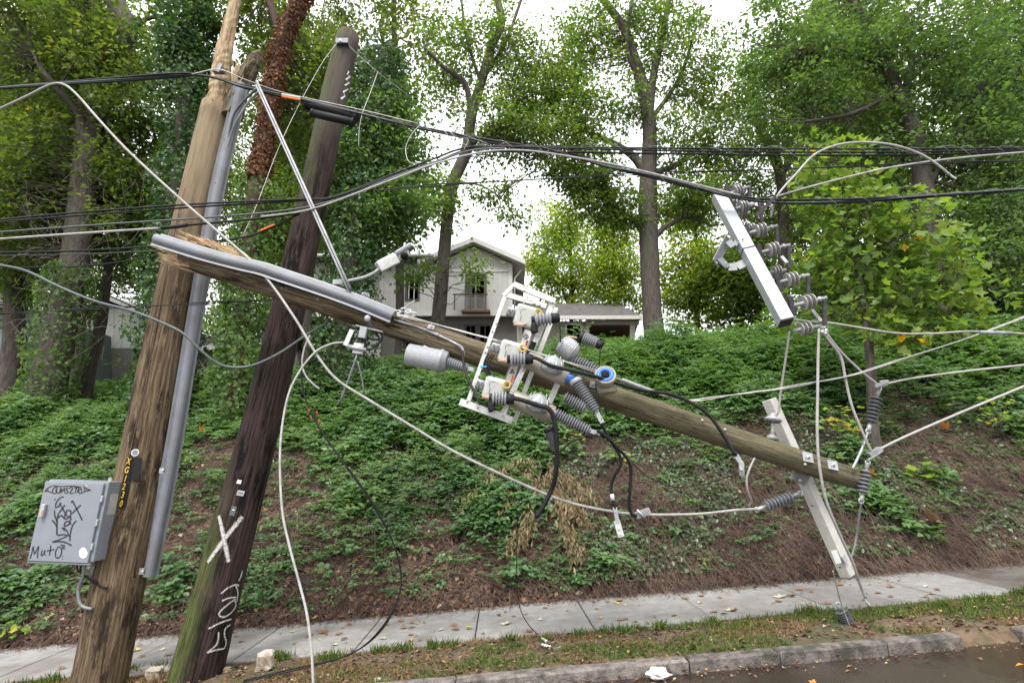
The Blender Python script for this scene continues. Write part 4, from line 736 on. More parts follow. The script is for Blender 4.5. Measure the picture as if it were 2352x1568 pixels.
def char_on(ch, size, p, right, up, material, parent, name='character'):
    me = char_mesh(ch, size); me.transform(Matrix.Diagonal((.62, 1, 1, 1))); right = Vector(right).normalized(); up = Vector(up); up = (up - right * up.dot(right)).normalized(); nn = right.cross(up)
    M = Matrix((right, up, nn)).transposed().to_4x4(); M.translation = Vector(p) - origin(parent); me.transform(M); o = link(name, me, material, parent); return o
def bolt(p, nrm, r, parent, name='bolt', L=.02, m='steel'): obj(name, MB().lathe(p, Vector(p) + Vector(nrm), [(0, r), (L * .6, r), (L * .62, r * .5), (L, r * .5)], 6), m, parent)
def washer_plate(spec, px, py, size, parent, rot=.35):
    p, nn = surf(spec, px, py, .003); d, a, b = frame(nn); c, s = math.cos(rot), math.sin(rot); a, b = a * c + b * s, b * c - a * s; R = Matrix((a, b, nn)).transposed(); h = size * T(px, py, 4.9)
    q = obj('washer_plate', MB().box(p, (h, h, .008), R), 'galv', parent); obj('bolt', MB().lathe(p, p + nn, [(0, h * .2), (.012, h * .2), (.013, h * .1), (.035, h * .1)], 8), 'steel', q)
# --- light brown pole
pts, rs = pole_pts(LP); lp = thing('utility_pole', 'light brown broken wooden utility pole leaning slightly, with splintered top and number strip', 'pole', tuple(pts[1]))
obj('shaft', MB().tube(pts, rs, 32, 5, jag=.006), 'pole_light', lp)
Yt = 5.36
shell = MB(); shell.tube([W(502, 262, 5.48), W(506, 215, 5.46), W(509, 165, 5.44), W(515, 120, 5.42), W(529, 50, 5.42), W(541, 0, 5.42), W(549, -50, 5.42)], [.125, .12, .105, .09, .072, .058, .04], 11, 6, jag=.09, smooth=False); obj('standing_shard', shell, 'shard_wood', lp)
s2 = MB().tube([W(533, 270, 5.44), W(552, 200, 5.44), W(575, 158, 5.42), (W(590, 132, 5.4)), W(600, 119, 5.4)], [.12, .105, .09, .075, .03], 9, 5, jag=.12, smooth=False); s2.tube([W(552, 180, 5.36), W(566, 150, 5.36), W(573, 130, 5.36)], [.05, .035, .004], 5, 3, jag=.15, smooth=False); obj('leaning_shard', s2, 'pole_fallen', lp)
s3 = MB()
for i in range(16):
    a = W(random.uniform(530, 556), random.uniform(176, 196), 5.34); e = W(random.uniform(536, 560), random.uniform(128, 168), 5.33); s3.tube([a, (a + e) / 2 + Vector((random.uniform(-.01, .01), 0, 0)), e], [.012, .008, .001], 4, smooth=False)
tp, tr = pts[-1], rs[-1]
for i in range(110):                                        # ragged rim of the break
    th = random.uniform(0, 6.283); rr_ = tr * random.uniform(.55, 1.0); a = tp + Vector((math.cos(th) * rr_, math.sin(th) * rr_, -.04)); L = random.uniform(.05, .16) * (2.2 if random.random() < .12 else 1); e = a + Vector((.17 * L + random.gauss(0, .01), random.gauss(0, .01), L)); w = random.uniform(.006, .016)
    s3.tube([a, (a + e) / 2, e], [w, w * .8, .0012], 4, smooth=False)
tag(obj('splinters', s3, 'shard_wood', lp), None, kind='stuff')
gpts = [W(x_, y_, 5.36) for x_, y_ in [(553, 195), (546, 235), (499, 437), (455, 688), (420, 900), (390, 1075), (342, 1322)]]
cg = obj('conduit_guard', sweep(MB(), uprof(.052, .022, .06), gpts, (.55, -1, 0), 3), 'pvc', lp)
cp_ = [W(451, 705, 5.3), W(447, 735, 5.3)]; 
for x_, y_ in [(517, 320), (497, 420), (468, 540), (441, 690), (413, 860), (399, 950), (372, 1100), (357, 1180), (343, 1250)]:
    bolt(W(x_ - 2, y_, 5.30), (0, -1, 0), .006, cg, 'screw', .008, 'steel_dark')
for x_, y_ in [(373, 1080), (327, 1311)]:
    br = obj('strap_clamp', MB().box(W(x_, y_, 5.17), (.045, .02, .05)), 'galv', lp); bolt(W(x_ + 3, y_, 5.155), (0, -1, 0), .009, br, 'bolt', .03)
gw = MB(); gw.tube([Vector(surf(LP, x_, y_, .004)[0]) for x_, y_ in [(425, 430), (395, 560), (372, 680), (340, 860), (313, 980), (290, 1075), (270, 1150), (248, 1250)]], .004, 6, 2); obj('ground_wire', gw, 'stem_brown', lp)
# number strip
prev = [surf(LP, 61.25 + zx * .26557, 1029 + zy * .26557, .012) for zx, zy in [(905, 75), (893, 150), (880, 230), (866, 310), (852, 390), (838, 455), (828, 517)]]
ns = obj('number_strip', MB().ribbon([q[0] for q in prev], .056, [q[1] for q in prev]), 'black', lp)
for ch, zx, zy in [('X', 891, 115), ('G', 876, 190), ('1', 863, 264), ('2', 850, 333), ('3', 840, 405), ('0', 825, 480)]:
    p, nn = surf(LP, 61.25 + zx * .26557, 1029 + zy * .26557, .016); up = Vector((.17, 0, 1)); char_on(ch, .08, p, up.cross(nn), up, 'yellow', ns)
for zx, zy in [(928, 78), (885, 297), (860, 441), (812, 441), (878, 78)]:
    p, nn = surf(LP, 61.25 + zx * .26557, 1029 + zy * .26557, .004); bolt(p, nn, .006, ns, 'nail', .008)
p, nn = surf(LP, 311, 1039, .004); sv = obj('round_tag', MB().lathe(p, p + nn, [(0, .034), (.003, .034)], 20), 'alu', lp); obj('tag_rim', MB().lathe(p + nn * .003, p + nn, [(0, .024), (.001, .024)], 16), 'ins_grey', sv)
pt = [surf(LP, x_, y_, .009) for x_, y_ in [(317, 1050), (314, 1070), (310, 1092), (308, 1102)]]; obj('tar_patch', MB().ribbon([q[0] for q in pt], .075, [q[1] for q in pt]), 'rubber', lp)
bk = obj('messenger_clamp', MB().box(W(503, 163, 5.26), (.12, .06, .05)), 'steel_dark', lp); obj('clamp_plate', MB().bar(W(500, 165, 5.24), W(509, 147, 5.22), .04, .02, (0, -1, 0)), 'galv', bk)
# --- dark pole
pts, rs = pole_pts(DP); dp = thing('utility_pole', 'dark leaning wooden utility pole with green moss and white spray-painted X', 'pole', tuple(pts[1]))
obj('shaft', MB().tube(pts, rs, 32, 5, jag=.006), 'pole_dark', dp)
Z7 = lambda zx, zy: (zx * .3359, 1041.2 + zy * .3359)
mb = MB()
stroke(mb, DP, [Z7(1502, 425), Z7(1515, 480), Z7(1528, 550), Z7(1545, 640), Z7(1562, 740)], 12); stroke(mb, DP, [Z7(1655, 430), Z7(1600, 500), Z7(1540, 580), Z7(1490, 650), Z7(1425, 745)], 13)
obj('spray_cross', mb, 'spray_white', dp)
mb = MB()
for st in ([(1510, 955), (1550, 920), (1600, 895), (1628, 900)], [(1605, 890), (1620, 950), (1612, 1010)], [(1515, 1005), (1560, 985), (1610, 980)], [(1605, 990), (1540, 1040), (1495, 1090), (1520, 1115), (1570, 1090), (1605, 1040), (1600, 1000)], [(1425, 1195), (1490, 1160), (1540, 1140), (1575, 1130)], [(1492, 1215), (1488, 1270), (1470, 1310), (1415, 1358)], [(1415, 1358), (1470, 1340), (1525, 1330)], [(1570, 1165), (1535, 1195), (1530, 1240), (1540, 1290), (1528, 1330)], [(1650, 800), (1640, 840), (1625, 870)]):
    stroke(mb, DP, [Z7(*q) for q in st], 5.5)
obj('spray_lettering', mb, 'spray_white', dp)
for zx, zy, w, h, mname in [(1636, 193, .04, .035, 'white'), (1645, 270, .062, .048, 'galv'), (1594, 392, .048, .085, 'glass_dark')]:
    p, nn = surf(DP, *Z7(zx, zy), .004); up = Vector((.2, 0, 1)); a = up.cross(nn).normalized(); up = nn.cross(a); R = Matrix((a, up, nn)).transposed(); q = obj('name_plate', MB().box(p, (w, h, .004), R), mname, dp); bolt(p + up * h * .35 + nn * .002, nn, .004, q, 'nail', .004)
    if mname == 'glass_dark': obj('print_line', MB().box(p + nn * .0035 + up * .01, (.024, .008, .001), R), 'white', q)
    if mname == 'galv': obj('print_line', MB().box(p + nn * .0035, (.045, .008, .001), R), 'glass_dark', q)
bk = obj('messenger_clamp', MB().box(W(787, 98, 6.0), (.16, .08, .07)), 'steel_dark', dp); bolt(W(783, 98, 5.96), (0, -1, 0), .02, bk, 'bolt', .05)
mb = MB()
for st in ([(800, 165), (796, 172), (803, 176), (793, 184), (801, 190), (791, 197), (798, 205), (787, 212), (791, 221), (782, 228)],): stroke(mb, DP, st, 4.5, sub=1)
obj('white_marker', mb, 'white', dp)
# --- fallen pole
pts, rs = pole_pts(FP); fp = thing('fallen_pole', 'snapped wooden pole section hanging diagonally across the scene, splintered at the left end', 'pole', tuple(pts[3]))
obj('shaft', MB().tube(pts, rs, 32, 5, jag=.008), 'pole_fallen', fp)
ax = (pts[0] - pts[1]).normalized(); d, a, b = frame(ax); mb = MB()
for i in range(260):
    th = random.uniform(0, 6.283); r = rs[0] * math.sqrt(random.random()) * .98; p = pts[0] - ax * .12 + (a * math.cos(th) + b * math.sin(th)) * r
    zr = (p - pts[0]).z; L = random.uniform(.12, .3) + (.16 if zr < -.02 else 0) * random.random(); w = random.uniform(.004, .013)
    q = p + ax * L + Vector((random.gauss(0, .012), random.gauss(0, .012), random.gauss(0, .012))); mb.tube([p, (p + q) / 2 + Vector((random.gauss(0, .006), 0, random.gauss(0, .006))), q], [w, w * .8, .0012], 4, smooth=False)
tag(obj('splintered_end', mb, 'splinter', fp), None, kind='stuff')
mb = MB()
for i in range(90):                                         # torn fibres along the top edge
    u = random.random(); x_ = 470 + u * 110; p = W(x_, 556 + u * 34 + random.uniform(0, 9), 4.86); L = random.uniform(.08, .3); q = p + ax * L + Vector((0, random.uniform(-.03, .03), random.uniform(0, .05))); mb.tube([p, (p + q) / 2, q], [random.uniform(.004, .01), .006, .001], 4, smooth=False)
tag(obj('torn_fibres', mb, 'splinter', fp), None, kind='stuff')
gp = [W(x_, y_, 4.80) for x_, y_ in [(358, 549), (468, 583), (556, 606), (600, 616), (648, 632), (741, 663), (821, 692), (904, 726)]]
fg = obj('conduit_guard', sweep(MB(), uprof(.052, .028, .05), gp, (0.05, -1, .42), 4), 'pvc', fp)
for x_, y_ in [(386, 574), (466, 598), (549, 621), (640, 647), (733, 681), (817, 712), (888, 744)]: bolt(W(x_, y_, 4.79), (0, -1, 0), .006, fg, 'screw', .008, 'steel_dark')
for x_, y_ in [(648, 655), (730, 682)]: bolt(surf(FP, x_, y_ + 6)[0], (0, -1, 0), .007, fp, 'bolt', .01)
for x_, y_, s_, r_ in [(990, 752, 15, .3), (1362, 884, 15, .3), (1855, 1050, 23, .2), (1912, 1068, 22, .2), (1312, 866, 13, .3)]: washer_plate(FP, x_, y_, s_, fp, r_)
for x_, y_ in [(1612, 966), (1664, 987), (1848, 1066)]: bolt(surf(FP, x_, y_)[0], (0, -1, .3), .012, fp, 'bolt', .02, 'white_arm')
mb = MB(); mb.tube([surf(FP, x_, y_, .01)[0] for x_, y_ in [(905, 735), (960, 752), (1010, 772), (1048, 790)]] + [W(1062, 800, 4.72), W(1065, 820, 4.66)], .011, 8, 4); obj('riser_tube', mb, 'galv', fp)
for x_, y_ in [(925, 735), (1005, 770)]: bolt(surf(FP, x_, y_, .01)[0], (0, -1, .3), .016, fp, 'clip', .02, 'galv')
# ---------------------------------------------------------------- equipment on the poles
def ribbed(p, q, rc, rs_, n, taper=1.0, ends=.12):          # insulator: core with sheds between p and q
    p, q = Vector(p), Vector(q); L = (q - p).length; prof = [(0, rc * 1.05), (L * ends, rc * 1.05)]; a = L * ends; w = L * (1 - 2 * ends) / n
    for i in range(n):
        k = 1 + (taper - 1) * i / n; prof += [(a + w * i, rc * k), (a + w * (i + .42), rs_ * k), (a + w * (i + .58), rs_ * k), (a + w * (i + .98), rc * k)]
    prof += [(L * (1 - ends), rc * taper * 1.05), (L, rc * taper)]; return MB().lathe(p, q, prof, 20, False)
def cyl(p, q, r, n=16, r2=None):
    p, q = Vector(p), Vector(q); L = (q - p).length; b = min(r, L) * .12; r2 = r if r2 is None else r2
    return MB().lathe(p, q, [(0, r - b), (b, r), (L - b, r2), (L, r2 - b)], n)
Z5 = lambda zx, zy, Y: W(784 + zx * .3359, 520.6 + zy * .3359, Y)
# --- grey cabinet with graffiti
CYF = 4.98; A = W(107, 1107, CYF); B = W(243, 1107, CYF); Cb = W(63, 1290, CYF); zt, zb = A.z, Cb.z; x0, x1 = (A.x + Cb.x) / 2 + .0, B.x - .02
cab = thing('equipment_cabinet', 'grey metal equipment cabinet covered in black marker graffiti beside the light brown pole', 'cabinet', ((x0 + x1) / 2, CYF, zb))
R = Matrix.Rotation(math.radians(2.2), 3, 'Y'); cc = Vector(((x0 + x1) / 2, 0, (zt + zb) / 2))
def cabp(x, y, z): return cc + R @ Vector((x - cc.x, 0, z - cc.z)) + Vector((0, y, 0))
def cbox(xa, xb, ya, yb_, za, zb_, name, m, parent, bev=True):
    mb = MB(); mb.box((0, 0, 0), (1, 1, 1)); mb.v = [cabp(xa if v[0] < 0 else xb, ya if v[1] < 0 else yb_, za if v[2] < 0 else zb_) for v in mb.v]; o = obj(name, mb, m, parent)
    if bev: md = o.modifiers.new('bevel', 'BEVEL'); md.width = .006; md.segments = 2
    return o
cbox(x0 + .012, x1 + .03, CYF + .012, CYF + .25, zb + .01, zt + .015, 'body', 'cabinet_paint', cab)
door = cbox(x0, x1, CYF - .012, CYF + .01, zb, zt, 'door', 'cabinet_paint', cab); cbox(x0 - .002, x1 + .01, CYF - .004, CYF + .02, zb - .018, zb - .003, 'lip', 'cabinet_paint', cab)
for z_ in (.2, .5, .8): cbox(x1 - .004, x1 + .012, CYF - .012, CYF + .016, zb + (zt - zb) * z_ - .03, zb + (zt - zb) * z_ + .03, 'hinge', 'steel', cab)
ha = cbox(x0 + .035, x0 + .07, CYF - .045, CYF - .012, zb + .36, zb + .47, 'latch', 'steel', cab); cbox(x0 + .052, x0 + .064, CYF - .05, CYF - .044, zb + .37, zb + .43, 'latch_pad', 'copper', cab)
cbox(x1 - .05, x1 - .02, CYF + .1, CYF + .105, zt + .01, zt + .05, 'lifting_eye', 'galv', cab)
cbox(x1 + .031, x1 + .033, CYF + .06, CYF + .16, zt - .27, zt - .09, 'rating_plate', 'alu', cab, False)
Z8 = lambda zx, zy: (61.25 + zx * .26557, 1029 + zy * .26557)
def cstroke(mb, pts, w, sub=4):
    z = catmull(pts, sub) if len(pts) > 2 else pts; P = [W(*Z8(a, b), CYF - .0145) for a, b in z]; mb.ribbon(P, [w * random.uniform(.8, 1.15) for _ in P], (0, -1, 0))
def poly_strokes(name, sts, w, sub=4):
    mb = MB()
    for s in sts: cstroke(mb, s, w, sub)
    obj(name, mb, 'marker', door)
poly_strokes('graffiti_tag', [[(155, 370), (180, 345), (215, 325)], [(155, 370), (190, 372), (215, 385)], [(180, 352), (182, 372)], [(255, 335), (232, 345), (222, 375), (235, 390), (255, 380), (255, 365), (243, 365)], [(262, 335), (258, 375), (270, 388), (286, 375), (290, 340)], [(296, 388), (300, 345), (310, 372), (325, 340), (330, 388)], [(358, 340), (340, 350), (350, 365), (358, 380), (338, 388)], [(365, 350), (385, 335), (395, 350), (372, 388), (405, 385)], [(408, 340), (430, 340), (415, 388)], [(425, 345), (450, 335), (435, 385)], [(470, 345), (450, 365), (455, 390), (475, 380), (470, 345)], [(485, 328), (520, 350), (553, 362)], [(553, 362), (515, 368), (480, 385)], [(500, 345), (502, 372)], [(225, 322), (300, 330), (380, 325), (470, 335)]], .0088, 3)
poly_strokes('graffiti_scrawl', [[(318, 418), (285, 430), (255, 470), (250, 510), (275, 500), (292, 470), (292, 500)], [(245, 435), (243, 448)], [(330, 490), (300, 530), (270, 575), (262, 640), (260, 748)], [(238, 535), (245, 590), (262, 640)], [(218, 618), (245, 650), (262, 680)], [(300, 500), (315, 530), (330, 560), (328, 600)], [(380, 540), (350, 535), (340, 565), (355, 590), (380, 575), (380, 540)], [(385, 470), (395, 455), (415, 490), (445, 550), (480, 620)], [(468, 488), (430, 525), (390, 565)], [(270, 600), (300, 580), (330, 610), (360, 600), (385, 590)], [(330, 640), (325, 670), (350, 665), (375, 640), (350, 630), (330, 640)], [(430, 622), (400, 660), (380, 720), (372, 800)], [(385, 600), (370, 640), (385, 655)], [(300, 690), (330, 690), (318, 705), (345, 710), (370, 765)], [(265, 752), (320, 745), (350, 755), (290, 785), (222, 808)], [(222, 808), (290, 805), (340, 815), (386, 838)]], .0115)
poly_strokes('graffiti_name', [[(30, 950), (45, 900), (55, 848)], [(55, 848), (62, 890), (68, 915)], [(68, 915), (85, 880), (103, 845)], [(103, 845), (96, 900), (92, 950)], [(135, 880), (125, 910), (128, 925), (145, 915), (158, 878)], [(158, 878), (152, 905), (160, 922)], [(195, 925), (203, 885), (208, 838)], [(172, 888), (205, 880), (240, 872)], [(270, 850), (250, 890), (248, 930), (265, 948), (290, 930), (302, 890), (292, 858), (270, 850)], [(290, 835), (330, 838)], [(302, 850), (332, 852)], [(305, 864), (330, 868)], [(17, 925), (21, 928)], [(16, 950), (20, 954)], [(308, 928), (312, 932)], [(305, 950), (309, 954)]], .0092)
stk = [W(*Z8(490 + math.cos(t) * 38 * random.uniform(.85, 1.08), 905 + math.sin(t) * 50 * random.uniform(.85, 1.05)), CYF - .0142) for t in np.linspace(0, 6.1, 22)]; obj('torn_sticker', MB().poly(stk), 'white', door)
obj('rust_scrape', MB().ribbon([W(*Z8(a, b), CYF - .0143) for a, b in [(502, 312), (520, 322), (535, 335)]], [.004, .014, .004], (0, -1, 0)), 'copper', door)
for path, r, m in [([(190, 1290), (185, 1310), (205, 1330), (228, 1345), (245, 1350)], .008, 'cable_black'), ([(178, 1290), (178, 1308), (200, 1325), (225, 1338)], .007, 'cable_black'), ([(195, 1292), (190, 1325), (180, 1350), (182, 1380), (192, 1393), (212, 1398)], .014, 'ins_grey')]: obj('conduit', MB().tube([W(a, b, 5.12) for a, b in path], r, 8, 4), m, cab)
obj('pipe', MB().tube([W(216, 1292, 5.15), W(208, 1325, 5.15)], .017, 10), 'ins_grey', cab)
# --- street light
sl = thing('street_light', 'white street light head with black photocell on a curved arm behind the fallen pole', 'street light', tuple(W(800, 648, 5.2)))
obj('arm', MB().tube([W(770, 652, 5.1), W(800, 645, 5.2), W(835, 637, 5.3), W(860, 626, 5.4), W(878, 612, 5.45)], .017, 10, 5), 'galv', sl)
hb = obj('housing', MB().bar(W(866, 613, 5.45), W(935, 578, 5.55), .15, .105, (-.35, -.35, 1)), 'body_white', sl); md = hb.modifiers.new('b', 'BEVEL'); md.width = .03; md.segments = 3
o = obj('front_cover', MB().bar(W(870, 614, 5.36), W(914, 592, 5.40), .03, .115, (-.35, -.2, 1)), 'alu', sl); md = o.modifiers.new('b', 'BEVEL'); md.width = .012; md.segments = 2
o = obj('lens_hood', MB().bar(W(905, 585, 5.45), W(942, 563, 5.5), .13, .05, (-.35, -.35, 1)), 'ins_light', sl); md = o.modifiers.new('b', 'BEVEL'); md.width = .02; md.segments = 3
obj('photocell', MB().lathe(W(926, 588, 5.4), W(944, 588, 5.2), [(0, .032), (.02, .04), (.05, .04), (.065, .028), (.072, .005)], 16), 'black', sl)
obj('mount_clip', MB().box(W(776, 648, 5.0), (.09, .03, .05)), 'galv', sl)
# --- switch frame with three interrupters
sf = thing('switch_frame', 'white aluminium frame with three switch units bolted across the fallen pole', 'switch', tuple(Z5(1100, 950, 4.7)))
FN, FB = 4.56, 4.86
def bar(p, q, w, h, name='rail', m='alu', par=None, up=(0, -1, 0)): return obj(name, MB().bar(p, q, w, h, up), m, par or sf)
bar(Z5(868, 1195, FN), Z5(1118, 480, FN), .034, .03); bar(Z5(1105, 475, FN), Z5(1188, 392, FN + .05), .03, .03, 'end_rail')
bar(Z5(1178, 395, FN), Z5(1462, 512, FN), .05, .03, 'end_rail'); bar(Z5(1135, 468, FB), Z5(1402, 545, FB), .05, .03, 'end_rail')
bar(Z5(1445, 525, FN + .02), Z5(1098, 1296, FN + .02), .046, .03); bar(Z5(1470, 555, FB), Z5(1232, 1180, FB), .042, .03); bar(Z5(812, 1195, FN), Z5(1168, 1325, FN), .058, .03, 'end_rail')
bar(Z5(1485, 1060, 4.72), Z5(1420, 1205, 4.72), .05, .03); bar(Z5(1230, 1215, FB), Z5(1182, 1335, FB), .04, .02)
for zx, zy in [(1185, 412), (1252, 438), (1330, 480), (1445, 515), (1060, 660), (1035, 715), (1000, 818), (985, 858), (938, 1020), (1360, 718), (1350, 745), (1245, 955), (1240, 985), (860, 1195), (930, 1235), (1015, 1262), (1105, 1292), (1150, 1330), (1278, 1065), (1425, 1200), (1448, 545)]:
    bolt(Z5(zx, zy, FN - .016), (0, -1, 0), .0085, sf, 'bolt', .012)
for zx, zy in [(1318, 525), (1350, 537)]: bolt(Z5(zx, zy, FB - .017), (0, -1, 0), .016, sf, 'bolt', .014)
dirp = (Z5(1310, 890, 4.6) - Z5(1070, 800, 4.6)).normalized()      # along the units, parallel to the pole
def unit(par_, dx, dy, dz, label_col):
    q = lambda zx, zy, Y: Z5(zx + dx, zy + dy, Y + dz)
    b = obj('interrupter_body', MB().bar(q(1085, 838, 4.56), q(1225, 878, 4.56), .135, .19, (.28, -.25, 1)), 'body_white', par_); md = b.modifiers.new('b', 'BEVEL'); md.width = .025; md.segments = 3
    obj('indicator', cyl(q(1028, 820, 4.54), q(1085, 836, 4.54), .042), 'ins_light', b)
    for k in (0, 1): obj('indicator_flag', MB().box(q(1040 + 26 * k, 826 + 7 * k, 4.493), (.022, .006, .055), Matrix.Rotation(math.radians(15), 3, 'Y')), label_col, b)
    t = MB(); c = q(1240, 830, 4.46)
    for k in range(13):
        pass
    t.tube([c + Vector((math.cos(a) * .028, 0, math.sin(a) * .028)) for a in np.linspace(0, 6.283, 17)], .0065, 8, 1, caps=False); obj('pull_ring', t, 'yellow', b)
    obj('print_arc', MB().tube([q(1122, 850, 4.47), q(1122, 825, 4.467), q(1135, 810, 4.466), q(1160, 812, 4.466)], .0018, 4, 4), 'black', b)
    obj('print_text', MB().box(q(1122, 872, 4.468), (.012, .002, .05), Matrix.Rotation(math.radians(15), 3, 'Y')), 'ins_grey', b)
    obj('copper_plate', MB().bar(q(1085, 908, 4.5), q(1150, 915, 4.46), .07, .012, (0, -.5, 1)), 'copper', b)
    return b
for dx, dy, dz, lc in [(0, 0, 0, 'ins_dark'), (105, -245, .06, 'ins_dark'), (-108, 250, -.02, 'ins_dark')]:
    unit(sf, dx, dy, dz, lc)
for (a, b_, Yv) in [((1133, 905), (1312, 905), 4.42), ((1300, 640), (1492, 622), 4.48), ((1010, 1168), (1182, 1180), 4.42)]:
    p, q = Z5(*a, Yv), Z5(*b_, Yv); i = obj('bushing', ribbed(p.lerp(q, .12), p.lerp(q, .72), .034, .062, 5, ends=.02), 'ins_light', sf); obj('end_cap', cyl(p, p.lerp(q, .13), .036), 'rubber', i); obj('end_cap', cyl(p.lerp(q, .71), q, .048, r2=.04), 'rubber', i)
    if a[1] != 905: obj('elbow', MB().tube([p + Vector((.04, 0, 0)), p + Vector((.02, 0, -.07)), p + Vector((.03, 0, -.11))], .032, 10, 3), 'rubber', i)
for (a, b_, Yv) in [((1265, 905), (1545, 1035), 4.56), ((1165, 1170), (1450, 1290), 4.56)]:
    p, q = Z5(*a, Yv), Z5(*b_, Yv); tb = obj('vacuum_tube', cyl(p, q, .075, 20, .08), 'body_tan', sf); m_ = p.lerp(q, .62) + Vector((.0, -.05, .035)); nn = Vector((.25, -.55, .8))
    obj('mesh_guard', MB().lathe(m_ - nn * .03, m_ + nn, [(0, .10), (.03, .102), (.07, .085), (.10, .055), (.12, .02), (.125, .002)], 18), 'ins_light', tb)
    for k in range(9): 
        th = 6.283 * k / 9; d_, u_, v_ = frame(nn); c1 = m_ + d_.normalized() * .0 + (u_ * math.cos(th) + v_ * math.sin(th)) * .104; obj('guard_rib', MB().tube([c1, m_ + d_ * .075 + (u_ * math.cos(th) + v_ * math.sin(th)) * .075], .004, 4), 'white', tb)
for zx, zy in [(1262, 752), (1165, 990)]:
    st = obj('strut', MB().bar(Z5(zx + 40, zy - 95, 4.62), Z5(zx - 40, zy + 130, 4.62), .085, .035, (0, -1, 0)), 'body_tan', sf); Rl = Matrix.Rotation(math.radians(17), 3, 'Y')
    obj('warning_label', MB().box(Z5(zx, zy + 20, 4.597), (.065, .004, .17), Rl), 'white', st); tri = [Z5(zx - 14, zy + 10, 4.592), Z5(zx + 18, zy + 14, 4.592), Z5(zx + 4, zy - 18, 4.592)]
    if zx == 1262: tri = [Z5(zx - 18, zy, 4.592), Z5(zx, zy + 18, 4.592), Z5(zx + 18, zy, 4.592), Z5(zx, zy - 18, 4.592)]
    mb = MB()
    for i in range(len(tri)): mb.tube([tri[i], tri[(i + 1) % len(tri)]], .0022, 4)
    obj('warning_symbol', mb, 'black', st); obj('warning_mark', MB().box(Z5(zx + 2, zy + 2, 4.592), (.006, .002, .022)), 'black', st); obj('hazard_strip', MB().box(Z5(zx + 5, zy + 48, 4.592), (.018, .002, .062), Rl), 'red' if zx == 1262 else 'orange', st)
for k, (zx, zy) in enumerate([(1300, 830)]): obj('name_plate', MB().box(Z5(zx, zy, 4.53), (.05, .006, .12), Matrix.Rotation(math.radians(22), 3, 'Y')), 'black', sf)
# bushings and arresters at the right of the frame
p, q = Z5(1545, 1030, 4.5), Z5(1602, 1058, 4.48); obj('blue_sleeve', cyl(p, q, .035), 'blue', sf)
p, q = Z5(1600, 1050, 4.48), Z5(1745, 1265, 4.44); i = obj('line_bushing', ribbed(p, q, .03, .052, 13, .85, .04), 'ins_grey', sf); obj('collar', cyl(p - (q - p).normalized() * .01, p.lerp(q, .09), .056), 'ins_light', i); obj('terminal', MB().bar(q, Z5(1785, 1340, 4.44), .035, .02, (0, -1, 0)), 'galv', i)
p, q = Z5(1455, 1275, 4.5), Z5(1700, 1395, 4.46); i = obj('line_bushing', ribbed(p, q, .032, .055, 14, .85, .03), 'ins_grey', sf); obj('terminal', MB().bar(q, Z5(1770, 1412, 4.44), .035, .02, (0, -1, 0)), 'galv', i)
p, q = Z5(1575, 905, 4.75), Z5(1770, 1000, 4.7); obj('line_bushing', ribbed(p, q, .034, .06, 11, 1, .03), 'ins_grey', sf)
p, q = Z5(1520, 1160, 4.9), Z5(1670, 1240, 4.9); obj('line_bushing', ribbed(p, q, .034, .06, 9, 1, .03), 'ins_light', sf)
c = Z5(1805, 1010, 4.5); cu_ = obj('tube_socket', MB().lathe(c + Vector((.02, .12, -.06)), c, [(0, .07), (.06, .088), (.12, .09), (.136, .09), (.138, .075), (.11, .07)], 20), 'body_tan', sf)
nv = (c - (c + Vector((.02, .12, -.06)))).normalized(); obj('blue_gasket', MB().lathe(c - nv * .02, c + nv, [(0, .076), (.02, .076), (.03, .07), (.031, .045), (.012, .04)], 20), 'blue', cu_); obj('contact', MB().lathe(c - nv * .01, c + nv, [(0, .038), (.02, .034), (.024, .012)], 10), 'black', cu_)
obj('socket_body', cyl(Z5(1805, 1040, 4.62), Z5(1822, 1140, 4.62), .085, 20), 'body_tan', cu_)
p, q = Z5(1490, 790, 4.75), Z5(1610, 880, 4.75); mg = obj('mesh_guard', MB().lathe(p, q, [(0, .03), (.015, .075), (.05, .095), (.12, .098), (.17, .085), (.2, .04)], 18), 'ins_light', sf)
for k in range(7):
    u = .15 + .1 * k; cc_ = p.lerp(q, u); dd = (q - p).normalized(); _, a_, b_ = frame(dd); obj('guard_rib', MB().tube([cc_ + (a_ * math.cos(t) + b_ * math.sin(t)) * (.097 if u > .3 else .09) for t in np.linspace(0, 6.283, 15)], .003, 4, caps=False), 'white', mg)
p, q = Z5(1640, 750, 4.75), Z5(1785, 815, 4.7); i = obj('bushing', ribbed(p.lerp(q, .1), p.lerp(q, .78), .03, .056, 7, ends=.02), 'ins_light', sf); obj('end_cap', cyl(p, p.lerp(q, .12), .034), 'rubber', i); obj('end_cap', cyl(p.lerp(q, .76), q, .04), 'rubber', i); obj('arm_bushing', ribbed(p, Z5(1600, 830, 4.75), .016, .03, 6), 'rubber', i); obj('copper_loop', MB().tube([Z5(1620, 762, 4.75), Z5(1580, 752, 4.75), Z5(1550, 752, 4.75), Z5(1548, 760, 4.75)], .006, 6, 3), 'copper', i)
p, q = Z5(1425, 1395, 4.5), Z5(1465, 1520, 4.5); i = obj('hanging_arrester', ribbed(p, q, .03, .048, 9, .9, .06), 'ins_dark', sf); obj('cap', cyl(Z5(1418, 1372, 4.5), Z5(1428, 1400, 4.5), .05), 'rubber', i)
for c_ in ([(1010, 865), (985, 905), (975, 950), (990, 1000), (1020, 1030), (1060, 1045)], [(1030, 870), (1000, 915), (992, 955), (1005, 1000), (1035, 1028)], [(1045, 875), (1015, 925), (1005, 960), (1020, 1005), (1050, 1030)]): obj('control_cable', MB().tube([Z5(*z, 4.52) for z in c_], .007, 8, 4), 'cable_black', sf)
